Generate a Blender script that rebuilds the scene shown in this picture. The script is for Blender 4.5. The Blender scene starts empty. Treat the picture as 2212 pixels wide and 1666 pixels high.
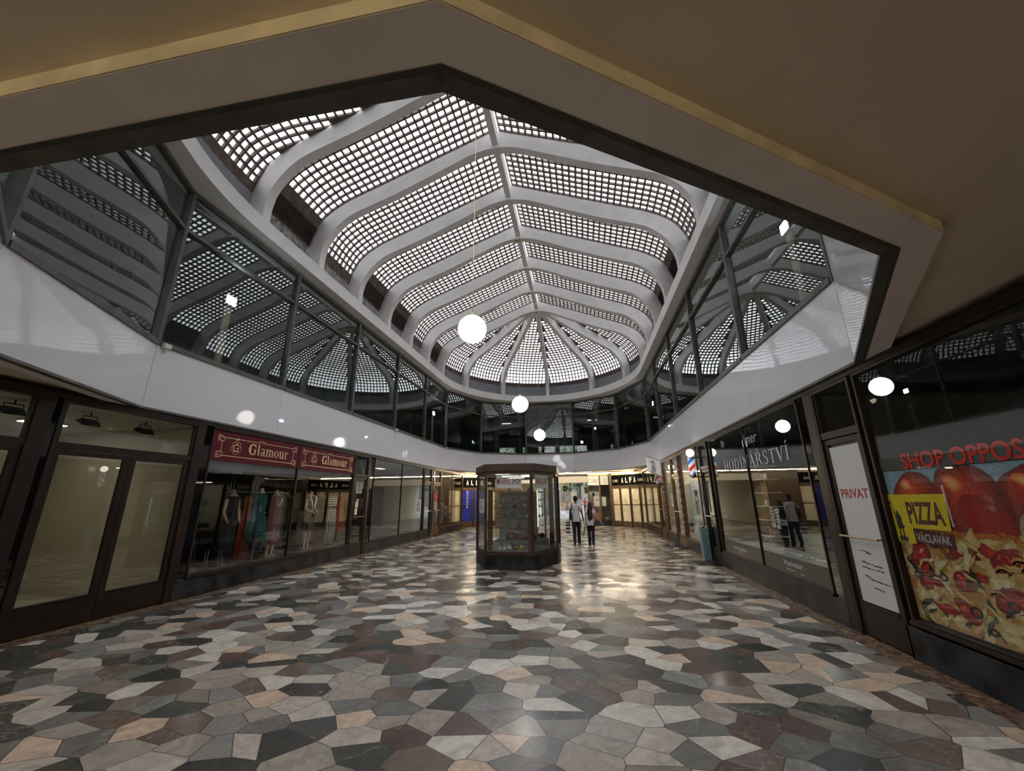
import bpy, bmesh, math, random
import numpy as np
from mathutils import Vector, Matrix, noise

random.seed(7)
S = bpy.context.scene
COL = S.collection
R = math.radians
PI = math.pi

# ------------------------------------------------------------------ camera, world, exposure
HC = 1.63
F_PX, YAW, PITCH, ROLL = 862.9975, -0.1695, 0.2768, -0.0104
cam_d = bpy.data.cameras.new('camera'); cam = bpy.data.objects.new('camera', cam_d); COL.objects.link(cam)
cam_d.sensor_width = 36.0; cam_d.lens = 36.0 * F_PX / 2212.0; cam_d.clip_start = 0.05; cam_d.clip_end = 400
_f = Vector((math.sin(YAW)*math.cos(PITCH), math.cos(YAW)*math.cos(PITCH), math.sin(PITCH)))
_r = Vector((math.cos(YAW), -math.sin(YAW), 0)); _u = _r.cross(_f)
_r2 = _r*math.cos(ROLL) + _u*math.sin(ROLL); _u2 = -_r*math.sin(ROLL) + _u*math.cos(ROLL)
_m = Matrix((_r2, _u2, -_f)).transposed().to_4x4(); _m.translation = Vector((0, 0, HC))
cam.matrix_world = _m
S.camera = cam
S.view_settings.view_transform = 'Standard'; S.view_settings.look = 'None'
S.view_settings.gamma = 1.0; S.view_settings.exposure = 0.0; S.view_settings.use_curve_mapping = False
S.cycles.max_bounces = 12; S.cycles.diffuse_bounces = 5; S.cycles.glossy_bounces = 6
S.cycles.transparent_max_bounces = 24; S.cycles.transmission_bounces = 8
S.cycles.caustics_reflective = False; S.cycles.caustics_refractive = False
S.cycles.sample_clamp_indirect = 6.0
S.cycles.use_denoising = True
W = bpy.data.worlds.new('overcast_sky'); S.world = W; W.use_nodes = True
bg = W.node_tree.nodes['Background']; bg.inputs[0].default_value = (0.985, 0.985, 1.0, 1); bg.inputs[1].default_value = 4.9
WARM = (1.0, 0.80, 0.52)

# ------------------------------------------------------------------ geometry constants (metres)
XC, A, Y0L, Y0R, MOD = -1.89, 5.105, 5.21, 5.06, 2.983
Y5 = 20.13
ZB, ZF, ZT, ZW = 3.114, 4.24, 6.51, 7.337
XL, XR = XC - A - .06, XC + A + .06          # shop fronts
POLY = [(XC+A, Y0R), (XC+A, Y5), (XC+3.907, Y5+2.78), (XC+1.43, Y5+4.2), (XC-1.43, Y5+4.2), (XC-3.907, Y5+2.78),
        (XC-A, Y5), (XC-A, Y0L), (XC-3.858, Y0L-2.603), (XC-1.453, Y0L-4.135), (XC+1.453, Y0L-4.135), (XC+3.858, Y0L-2.603)]

# ------------------------------------------------------------------ helpers
def tag(o, label=None, cat=None, group=None, kind=None):
    if label: o['label'] = label
    if cat: o['category'] = cat
    if group: o['group'] = group
    if kind: o['kind'] = kind
    return o

def thing(name, label, cat, loc=(0, 0, 0), group=None, kind=None, rz=0):
    o = bpy.data.objects.new(name, None); COL.objects.link(o); o.location = loc; o.rotation_euler = (0, 0, rz)
    o.empty_display_size = 0.1
    return tag(o, label, cat, group, kind)

class MB:
    def __init__(s, off=(0, 0, 0)):
        s.v = []; s.f = []; s.mi = []; s.o = Vector(off); s.col = None
    def add(s, vs, fs, mi=0):
        b = len(s.v)
        for p in vs: s.v.append((p[0]-s.o[0], p[1]-s.o[1], p[2]-s.o[2]))
        for f in fs: s.f.append(tuple(b+i for i in f)); s.mi.append(mi)
    def box(s, x0, x1, y0, y1, z0, z1, mi=0):
        x0, x1 = sorted((x0, x1)); y0, y1 = sorted((y0, y1)); z0, z1 = sorted((z0, z1))
        s.add([(x0,y0,z0),(x1,y0,z0),(x1,y1,z0),(x0,y1,z0),(x0,y0,z1),(x1,y0,z1),(x1,y1,z1),(x0,y1,z1)],
              [(0,3,2,1),(4,5,6,7),(0,1,5,4),(1,2,6,5),(2,3,7,6),(3,0,4,7)], mi)
    def prism(s, pts, z0, z1, mi=0, caps=True):
        n = len(pts); a = sum(pts[i][0]*pts[(i+1)%n][1]-pts[(i+1)%n][0]*pts[i][1] for i in range(n))
        if a < 0: pts = pts[::-1]
        vs = [(p[0], p[1], z0) for p in pts] + [(p[0], p[1], z1) for p in pts]
        fs = [(i, (i+1) % n, n+(i+1) % n, n+i) for i in range(n)]
        if caps: fs += [tuple(range(n))[::-1], tuple(range(n, 2*n))]
        s.add(vs, fs, mi)
    def tube(s, path, r, n=10, mi=0, caps=True):
        path = [Vector(p) for p in path]; rs = r if isinstance(r, (list, tuple)) else [r]*len(path)
        b = len(s.v); ref = None; vs = []
        for i, p in enumerate(path):
            d = (path[min(i+1, len(path)-1)] - path[max(i-1, 0)]).normalized()
            if ref is None:
                ref = Vector((0, 0, 1)) if abs(d.z) < .9 else Vector((1, 0, 0))
            a = d.cross(ref).normalized(); c = a.cross(d).normalized(); ref = c
            for k in range(n):
                t = 2*PI*k/n; vs.append(p + (a*math.cos(t) + c*math.sin(t))*rs[i])
        fs = []
        for i in range(len(path)-1):
            for k in range(n):
                k2 = (k+1) % n; fs.append((i*n+k, i*n+k2, (i+1)*n+k2, (i+1)*n+k))
        if caps:
            fs += [tuple(range(n))[::-1], tuple(range((len(path)-1)*n, len(path)*n))]
        s.add(vs, fs, mi)
    def lathe(s, prof, n=24, c=(0, 0, 0), sx=1, sy=1, mi=0, wob=None, sq=0, caps=True):
        vs = []
        for j, (r, z) in enumerate(prof):
            for k in range(n):
                t = 2*PI*k/n; rr = r
                if wob: rr = r*(1+wob(j/(len(prof)-1), t))
                vs.append((c[0]+rr*sx*math.cos(t), c[1]+rr*sy*math.sin(t), c[2]+z))
        fs = []
        for j in range(len(prof)-1):
            for k in range(n):
                k2 = (k+1) % n; fs.append((j*n+k, j*n+k2, (j+1)*n+k2, (j+1)*n+k))
        if caps:
            fs += [tuple(range(n))[::-1], tuple(range((len(prof)-1)*n, len(prof)*n))]
        s.add(vs, fs, mi)
    def sphere(s, c, r, n=24, m=14, sz=1, mi=0, sx=1, sy=1):
        prof = [(r*math.sin(PI*j/m)+1e-5, -r*sz*math.cos(PI*j/m)) for j in range(m+1)]
        s.lathe(prof, n, c, sx, sy, mi)
    def build(s, name, mat, parent=None, smooth=False, bevel=0, recalc=False):
        me = bpy.data.meshes.new(name); me.from_pydata(s.v, [], s.f)
        mats = mat if isinstance(mat, (list, tuple)) else [mat]
        for m in mats: me.materials.append(m)
        if len(mats) > 1: me.polygons.foreach_set('material_index', s.mi)
        if smooth: me.polygons.foreach_set('use_smooth', [True]*len(me.polygons))
        if recalc:
            bm = bmesh.new(); bm.from_mesh(me); bmesh.ops.recalc_face_normals(bm, faces=bm.faces); bm.to_mesh(me); bm.free()
        me.update()
        o = bpy.data.objects.new(name, me); COL.objects.link(o)
        if parent: o.parent = parent
        if smooth:
            try: me.set_sharp_from_angle(angle=R(38))
            except Exception: pass
        if bevel:
            b = o.modifiers.new('bevel', 'BEVEL'); b.width = bevel; b.segments = 2; b.limit_method = 'ANGLE'
        return o

class Fr:
    """a vertical wall frame: s runs along the wall (world y for the side walls), d out of the wall to the atrium, z up"""
    def __init__(f, o, t, n):
        f.o = Vector((o[0], o[1], 0)); f.t = Vector((t[0], t[1], 0)).normalized(); f.n = Vector((n[0], n[1], 0)).normalized()
        f.r = Vector((0, 0, 1)).cross(f.n); f.k = 1 if f.r.dot(f.t) > 0 else -1
    def P(f, s, d, z): return f.o + f.t*s + f.n*d + Vector((0, 0, z))
    def box(f, mb, s0, s1, d0, d1, z0, z1, mi=0):
        s0, s1 = sorted((s0, s1)); d0, d1 = sorted((d0, d1)); z0, z1 = sorted((z0, z1))
        vs = [f.P(*q) for q in ((s0,d0,z0),(s1,d0,z0),(s1,d1,z0),(s0,d1,z0),(s0,d0,z1),(s1,d0,z1),(s1,d1,z1),(s0,d1,z1))]
        fs = [(0,3,2,1),(4,5,6,7),(0,1,5,4),(1,2,6,5),(2,3,7,6),(3,0,4,7)]
        if f.t.cross(f.n).z < 0: fs = [x[::-1] for x in fs]
        mb.add(vs, fs, mi)
    def poly(f, mb, pts, d, z_off=0, mi=0, thick=0):
        vs = [f.P(a, d, b) for a, b in pts]; fc = tuple(range(len(pts)))
        mb.add(vs, [fc], mi)
FL = Fr((XL, 0), (0, 1), (1, 0)); FRT = Fr((XR, 0), (0, 1), (-1, 0))

def offs(V, w):
    out = []
    n = len(V)
    for i in range(n):
        a, b, c = (Vector(V[(i+k) % n]) for k in (-1, 0, 1))
        d1 = (b-a).normalized(); d2 = (c-b).normalized()
        m = Vector((d1.y, -d1.x)) + Vector((d2.y, -d2.x)); m = m/m.length_squared*2*w
        out.append(tuple(b+m))
    return out

# ------------------------------------------------------------------ materials
def nm(name):
    m = bpy.data.materials.new(name); m.use_nodes = True; nt = m.node_tree
    return m, nt, nt.nodes['Principled BSDF']
def srgb(c): return tuple(((x/255)/12.92 if x <= 10 else ((x/255+.055)/1.055)**2.4) for x in c)
def mat(name, col, rough=.5, metal=0, spec=.5, noise_amt=0, noise_scale=6, bump=0, bump_scale=40, coat=0, dirt=None):
    m, nt, b = nm(name)
    b.inputs['Roughness'].default_value = rough; b.inputs['Metallic'].default_value = metal
    b.inputs['Specular IOR Level'].default_value = spec; b.inputs['Coat Weight'].default_value = coat
    b.inputs['Coat Roughness'].default_value = .05
    c4 = (*col[:3], 1)
    b.inputs['Base Color'].default_value = c4
    if noise_amt or bump or dirt:
        g = nt.nodes.new('ShaderNodeNewGeometry')
    if noise_amt or dirt:
        n = nt.nodes.new('ShaderNodeTexNoise'); n.inputs['Scale'].default_value = noise_scale; n.inputs['Detail'].default_value = 6
        nt.links.new(g.outputs['Position'], n.inputs['Vector'])
        mx = nt.nodes.new('ShaderNodeMix'); mx.data_type = 'RGBA'
        lo = dirt if dirt else tuple(x*(1-noise_amt) for x in col)
        hi = col if dirt else tuple(min(1, x*(1+noise_amt)) for x in col)
        cr = nt.nodes.new('ShaderNodeMapRange'); cr.inputs[1].default_value = .35; cr.inputs[2].default_value = .62
        nt.links.new(n.outputs['Fac'], cr.inputs[0]); nt.links.new(cr.outputs[0], mx.inputs[0])
        mx.inputs[6].default_value = (*lo, 1); mx.inputs[7].default_value = (*hi, 1)
        nt.links.new(mx.outputs[2], b.inputs['Base Color'])
    if bump:
        n2 = nt.nodes.new('ShaderNodeTexNoise'); n2.inputs['Scale'].default_value = bump_scale; n2.inputs['Detail'].default_value = 3
        nt.links.new(g.outputs['Position'], n2.inputs['Vector'])
        bp = nt.nodes.new('ShaderNodeBump'); bp.inputs['Strength'].default_value = bump; bp.inputs['Distance'].default_value = .02
        nt.links.new(n2.outputs['Fac'], bp.inputs['Height']); nt.links.new(bp.outputs[0], b.inputs['Normal'])
    return m
def emis(name, col, st):
    m, nt, b = nm(name); b.inputs['Base Color'].default_value = (*col, 1)
    b.inputs['Emission Color'].default_value = (*col, 1); b.inputs['Emission Strength'].default_value = st
    return m
def glass(name, tint=(.9, .93, .92), ior=1.5, rough=0.0, wav=0):
    """clear sheet glass: Fresnel mirror over straight-through transparency"""
    m = bpy.data.materials.new(name); m.use_nodes = True; nt = m.node_tree; nt.nodes.clear()
    out = nt.nodes.new('ShaderNodeOutputMaterial'); mx = nt.nodes.new('ShaderNodeMixShader')
    fr = nt.nodes.new('ShaderNodeFresnel'); ge = nt.nodes.new('ShaderNodeNewGeometry'); mi = nt.nodes.new('ShaderNodeMapRange')
    mi.inputs[3].default_value = ior; mi.inputs[4].default_value = 1/ior      # same optics on both faces of the sheet
    nt.links.new(ge.outputs['Backfacing'], mi.inputs[0]); nt.links.new(mi.outputs[0], fr.inputs[0])
    tr = nt.nodes.new('ShaderNodeBsdfTransparent'); tr.inputs[0].default_value = (*tint, 1)
    gl = nt.nodes.new('ShaderNodeBsdfGlossy'); gl.inputs['Roughness'].default_value = rough; gl.inputs[0].default_value = (.95, 1, .98, 1)
    nt.links.new(fr.outputs[0], mx.inputs[0]); nt.links.new(tr.outputs[0], mx.inputs[1]); nt.links.new(gl.outputs[0], mx.inputs[2])
    nt.links.new(mx.outputs[0], out.inputs[0])
    if wav:
        g = nt.nodes.new('ShaderNodeNewGeometry'); n2 = nt.nodes.new('ShaderNodeTexNoise'); n2.inputs['Scale'].default_value = .9; n2.inputs['Detail'].default_value = 1
        nt.links.new(g.outputs['Position'], n2.inputs['Vector'])
        bp = nt.nodes.new('ShaderNodeBump'); bp.inputs['Strength'].default_value = wav; bp.inputs['Distance'].default_value = .02
        nt.links.new(n2.outputs['Fac'], bp.inputs['Height']); nt.links.new(bp.outputs[0], gl.inputs['Normal'])
    return m

M = {}
M['frame'] = mat('dark_bronze_metal', (.021, .012, .008), .42, spec=.28, noise_amt=.25, noise_scale=5)
M['frame_grey'] = mat('grey_green_metal', (.085, .083, .072), .45, noise_amt=.3, noise_scale=4)
M['trim_dark'] = mat('dark_painted_trim', (.055, .052, .043), .55, noise_amt=.15)
M['gold'] = mat('brass_bronze', (.13, .064, .022), .4, metal=.4, noise_amt=.3, noise_scale=8)
M['brass'] = mat('brass_handle', (.55, .40, .20), .3, metal=.9)
M['chrome'] = mat('chrome', (.6, .6, .6), .2, metal=1)
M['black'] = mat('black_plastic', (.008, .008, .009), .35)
M['blackglass'] = mat('black_glass_panel', (.004, .005, .007), .03)
M['plinth'] = mat('dark_stone_plinth', (.042, .042, .045), .42, spec=.22, dirt=(.006, .0055, .0055), noise_scale=3.0)
M['white_panel'] = None
M['plaster'] = mat('pale_grey_concrete', (.78, .765, .75), .75, noise_amt=.05, noise_scale=2, bump=.15, bump_scale=14)
M['plaster_dirty'] = mat('flaking_concrete', (.42, .41, .40), .85, dirt=(.16, .15, .15), noise_scale=9, bump=.6, bump_scale=25)
M['upstand'] = mat('blue_grey_paint', (.26, .28, .31), .6, noise_amt=.08, noise_scale=3)
M['shell'] = mat('brown_concrete_grid', (.13, .10, .085), .8, noise_amt=.3, noise_scale=5)
M['louvre'] = mat('dark_louvre_metal', (.035, .032, .029), .5)
M['ceil'] = mat('cream_ceiling_paint', (.82, .73, .58), .7, noise_amt=.04, noise_scale=1.3)
M['band'] = mat('pale_mauve_grey_paint', (.92, .86, .81), .6, noise_amt=.04, noise_scale=2.2)
M['bandface'] = mat('warm_lit_paint', (.78, .65, .39), .6, noise_amt=.16, noise_scale=4, bump=.2, bump_scale=18)  # yellow carries the warm light on the face; mottling is dirt
M['glass_up'] = glass('gallery_glass', (.80, .84, .83), 1.70, 0.0, .0)
M['glass'] = glass('shop_glass', (.97, .98, .975), 1.52)
M['glass_in'] = glass('thin_glass', (.98, .99, .985), 1.4)
M['tube'] = emis('fluorescent_tube', (1, .84, .60), 165); M['tube2'] = emis('fill_tube_passage', (1, .88, .70), 120)
M['globe'] = emis('opal_glass_globe', (1, .95, .88), 13)
M['flood'] = emis('floodlight_face', (.80, .88, 1), 60)
M['wood'] = mat('raw_wood', (.50, .38, .26), .7, noise_amt=.2, noise_scale=12)
M['olive'] = mat('olive_cream_wall', (.46, .42, .31), .8)
M['offwhite'] = mat('offwhite_paint', (.66, .65, .60), .7)
M['greywall'] = mat('grey_shop_wall', (.42, .43, .43), .7)
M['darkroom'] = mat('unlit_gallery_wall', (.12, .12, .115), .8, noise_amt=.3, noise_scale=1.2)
M['darkfloor'] = mat('dark_shop_floor', (.06, .05, .045), .4)
M['paper'] = mat('white_paper', (.66, .66, .64), .8)
M['ink'] = mat('black_ink', (.02, .02, .022), .7)
M['red'] = mat('red_lettering', (.42, .02, .03), .5)
M['redbright'] = mat('bright_red_lettering', (.85, .03, .015), .6)
M['yellow'] = mat('yellow_print', (.85, .66, .01), .6)
M['brownprint'] = mat('brown_print', (.10, .022, .02), .5)
M['cream'] = mat('cream_backing_board', (.86, .76, .55), .7, noise_amt=.12, noise_scale=3)
M['blue'] = mat('royal_blue_film', (.02, .035, .38), .35)
M["white"] = mat("white_paint", (.84, .84, .83), .5)
M['burgundy'] = mat('burgundy_sign_board', (.105, .0028, .013), .6, spec=.25)
M['goldletter'] = mat('gold_leaf_lettering', (.72, .56, .30), .32, metal=.35)
M['skin'] = mat('skin', (.42, .25, .17), .55)
M['skin_manq'] = mat('mannequin_skin', (.48, .34, .25), .45)
M['stonefloor'] = None

def white_panel():
    m, nt, b = nm('white_glass_cladding'); b.inputs['Base Color'].default_value = (.71, .705, .735, 1)
    b.inputs['Roughness'].default_value = .045; b.inputs['Specular IOR Level'].default_value = .38
    g = nt.nodes.new('ShaderNodeNewGeometry'); n = nt.nodes.new('ShaderNodeTexNoise'); n.inputs['Scale'].default_value = .9; n.inputs['Detail'].default_value = 2
    nt.links.new(g.outputs['Position'], n.inputs['Vector'])
    bp = nt.nodes.new('ShaderNodeBump'); bp.inputs['Strength'].default_value = .12; bp.inputs['Distance'].default_value = .05
    nt.links.new(n.outputs['Fac'], bp.inputs['Height']); nt.links.new(bp.outputs[0], b.inputs['Normal'])
    return m
M['white_panel'] = white_panel()

def floor_mat():
    m, nt, b = nm('polygonal_marble_paving'); N = nt.nodes.new; L = nt.links.new
    g = N('ShaderNodeNewGeometry')
    mp = N('ShaderNodeMapping'); mp.inputs['Scale'].default_value = (3.2, 3.9, 1); mp.inputs['Rotation'].default_value = (0, 0, .35)
    L(g.outputs['Position'], mp.inputs[0])
    vo = N('ShaderNodeTexVoronoi'); vo.voronoi_dimensions = '2D'; vo.inputs['Scale'].default_value = 1.0; vo.inputs['Randomness'].default_value = .97
    ve = N('ShaderNodeTexVoronoi'); ve.voronoi_dimensions = '2D'; ve.feature = 'DISTANCE_TO_EDGE'; ve.inputs['Scale'].default_value = 1.0; ve.inputs['Randomness'].default_value = .97
    L(mp.outputs[0], vo.inputs['Vector']); L(mp.outputs[0], ve.inputs['Vector'])
    sp = N('ShaderNodeSeparateColor'); L(vo.outputs['Color'], sp.inputs[0])
    cr = N('ShaderNodeValToRGB'); cr.color_ramp.interpolation = 'CONSTANT'
    cols = [(0, (68, 68, 63)), (.11, (82, 82, 77)), (.22, (122, 120, 115)), (.33, (144, 142, 136)), (.42, (100, 80, 71)), (.51, (120, 104, 93)),
            (.58, (170, 160, 147)), (.67, (196, 186, 172)), (.78, (216, 209, 196)), (.88, (212, 188, 164)), (.95, (140, 129, 116))]
    el = cr.color_ramp.elements
    el[0].position = 0; el[0].color = (*srgb(cols[0][1]), 1); el[1].position = cols[1][0]; el[1].color = (*srgb(cols[1][1]), 1)
    for p, c in cols[2:]:
        e = el.new(p); e.color = (*srgb(c), 1)
    L(sp.outputs[0], cr.inputs[0])
    # veins: per-slab offset and direction
    off = N('ShaderNodeVectorMath'); off.operation = 'MULTIPLY_ADD'; off.inputs[1].default_value = (40, 40, 40)
    L(vo.outputs['Color'], off.inputs[0]); L(g.outputs['Position'], off.inputs[2])
    n1 = N('ShaderNodeTexNoise'); n1.inputs['Scale'].default_value = 5.5; n1.inputs['Detail'].default_value = 9; n1.inputs['Roughness'].default_value = .62; n1.inputs['Distortion'].default_value = 1.8
    L(off.outputs[0], n1.inputs['Vector'])
    r1 = N('ShaderNodeMapRange'); r1.inputs[1].default_value = .3; r1.inputs[2].default_value = .7; r1.inputs[3].default_value = .70; r1.inputs[4].default_value = 1.22
    L(n1.outputs['Fac'], r1.inputs[0])
    mul = N('ShaderNodeVectorMath'); mul.operation = 'SCALE'; L(cr.outputs[0], mul.inputs[0]); L(r1.outputs[0], mul.inputs['Scale'])
    # thin light veins
    n3 = N('ShaderNodeTexNoise'); n3.inputs['Scale'].default_value = 1.6; n3.inputs['Detail'].default_value = 5; n3.inputs['Distortion'].default_value = .5
    L(off.outputs[0], n3.inputs['Vector'])
    ab = N('ShaderNodeMath'); ab.operation = 'SUBTRACT'; ab.inputs[1].default_value = .5; L(n3.outputs['Fac'], ab.inputs[0])
    ab2 = N('ShaderNodeMath'); ab2.operation = 'ABSOLUTE'; L(ab.outputs[0], ab2.inputs[0])
    lt = N('ShaderNodeMapRange'); lt.inputs[1].default_value = 0; lt.inputs[2].default_value = .006; lt.inputs[3].default_value = .55; lt.inputs[4].default_value = 0
    L(ab2.outputs[0], lt.inputs[0])
    mv = N('ShaderNodeMix'); mv.data_type = 'RGBA'; L(lt.outputs[0], mv.inputs[0]); L(mul.outputs[0], mv.inputs[6]); mv.inputs[7].default_value = (.42, .38, .33, 1)
    # joint
    jt = N('ShaderNodeMapRange'); jt.inputs[1].default_value = .006; jt.inputs[2].default_value = .016; L(ve.outputs['Distance'], jt.inputs[0])
    mj = N('ShaderNodeMix'); mj.data_type = 'RGBA'; L(jt.outputs[0], mj.inputs[0]); mj.inputs[6].default_value = (.05, .045, .04, 1); L(mv.outputs[2], mj.inputs[7])
    # border strip of conglomerate along the shop fronts
    sx = N('ShaderNodeSeparateXYZ'); L(g.outputs['Position'], sx.inputs[0])
    dx = N('ShaderNodeMath'); dx.operation = 'SUBTRACT'; dx.inputs[1].default_value = XC; L(sx.outputs[0], dx.inputs[0])
    da = N('ShaderNodeMath'); da.operation = 'ABSOLUTE'; L(dx.outputs[0], da.inputs[0])
    gt = N('ShaderNodeMath'); gt.operation = 'GREATER_THAN'; gt.inputs[1].default_value = A-.20; L(da.outputs[0], gt.inputs[0])
    vb = N('ShaderNodeTexNoise'); vb.inputs['Scale'].default_value = 14; vb.inputs['Detail'].default_value = 5; vb.inputs['Distortion'].default_value = 1.0; L(g.outputs['Position'], vb.inputs['Vector'])
    cb = N('ShaderNodeValToRGB'); cb.color_ramp.elements[0].color = (*srgb((66, 52, 44)), 1); cb.color_ramp.elements[0].position = .3
    cb.color_ramp.elements[1].color = (*srgb((176, 146, 112)), 1); cb.color_ramp.elements[1].position = .72
    e = cb.color_ramp.elements.new(.5); e.color = (*srgb((112, 90, 74)), 1)
    L(vb.outputs['Fac'], cb.inputs[0])
    mb_ = N('ShaderNodeMix'); mb_.data_type = 'RGBA'; L(gt.outputs[0], mb_.inputs[0]); L(mj.outputs[2], mb_.inputs[6]); L(cb.outputs[0], mb_.inputs[7])
    L(mb_.outputs[2], b.inputs['Base Color'])
    rr = N('ShaderNodeMapRange'); rr.inputs[3].default_value = .15; rr.inputs[4].default_value = .34; L(sp.outputs[1], rr.inputs[0])
    L(rr.outputs[0], b.inputs['Roughness']); b.inputs['Specular IOR Level'].default_value = .30
    nb = N('ShaderNodeTexNoise'); nb.inputs['Scale'].default_value = 2.5; L(g.outputs['Position'], nb.inputs['Vector'])
    bp = N('ShaderNodeBump'); bp.inputs['Strength'].default_value = .025; bp.inputs['Distance'].default_value = .02; L(nb.outputs['Fac'], bp.inputs['Height']); L(bp.outputs[0], b.inputs['Normal'])
    return m
M['stonefloor'] = floor_mat()

def block_mat():
    """pressed glass paving blocks letting the sky through, each with its own slight tint"""
    m = bpy.data.materials.new('glass_blocks'); m.use_nodes = True; nt = m.node_tree; nt.nodes.clear(); N = nt.nodes.new; L = nt.links.new
    out = N('ShaderNodeOutputMaterial'); tr = N('ShaderNodeBsdfTransparent'); g = N('ShaderNodeNewGeometry')
    cr = N('ShaderNodeValToRGB'); L(g.outputs['Random Per Island'], cr.inputs[0])
    e = cr.color_ramp.elements; e[0].color = (.62, .66, .74, 1); e[1].color = (.80, .80, .80, 1)
    q = e.new(.45); q.color = (.74, .76, .80, 1)
    L(cr.outputs[0], tr.inputs[0])
    tl = N('ShaderNodeBsdfTranslucent'); tl.inputs[0].default_value = (.8, .82, .86, 1); mx = N('ShaderNodeMixShader'); mx.inputs[0].default_value = .42
    L(tr.outputs[0], mx.inputs[1]); L(tl.outputs[0], mx.inputs[2]); L(mx.outputs[0], out.inputs[0])
    return m
M['block'] = block_mat()

# ------------------------------------------------------------------ text
def text_mesh(body, bold=0.0):
    cu = bpy.data.curves.new('lettering', 'FONT'); cu.body = body; cu.size = 1; cu.offset = bold; cu.resolution_u = 3
    o = bpy.data.objects.new('lettering', cu); COL.objects.link(o)
    dg = bpy.context.evaluated_depsgraph_get(); me = bpy.data.meshes.new_from_object(o.evaluated_get(dg))
    vs = [tuple(v.co) for v in me.vertices]; fs = [tuple(p.vertices) for p in me.polygons]
    bpy.data.objects.remove(o); bpy.data.curves.remove(cu); bpy.data.meshes.remove(me)
    return vs, fs
def put2d(fr, vs, fs, s_mid, z0, w, h, d, mb, mi=0, thick=0.0, shear=0):
    """place a flat 2D drawing on wall frame fr, scaled to w x h, centred at s_mid, bottom z0, reading left to right for a viewer in front"""
    x0 = min(v[0] for v in vs); x1 = max(v[0] for v in vs); y0 = min(v[1] for v in vs); y1 = max(v[1] for v in vs)
    P = []
    for v in vs:
        a = (v[0]-x0)/(x1-x0)*w - w/2; b = (v[1]-y0)/(y1-y0)*h
        P.append(fr.P(s_mid + fr.k*(a+b*shear), d, z0+b))
    mb.add(P, fs, mi)
def text_on(fr, body, s_mid, z0, w, h, d, m, parent=None, bold=0.0, name='lettering', off=(0,0,0), shear=0):
    vs, fs = text_mesh(body, bold); mb = MB(off); put2d(fr, vs, fs, s_mid, z0, w, h, d, mb, shear=shear)
    return mb.build(name, m, parent)

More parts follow.
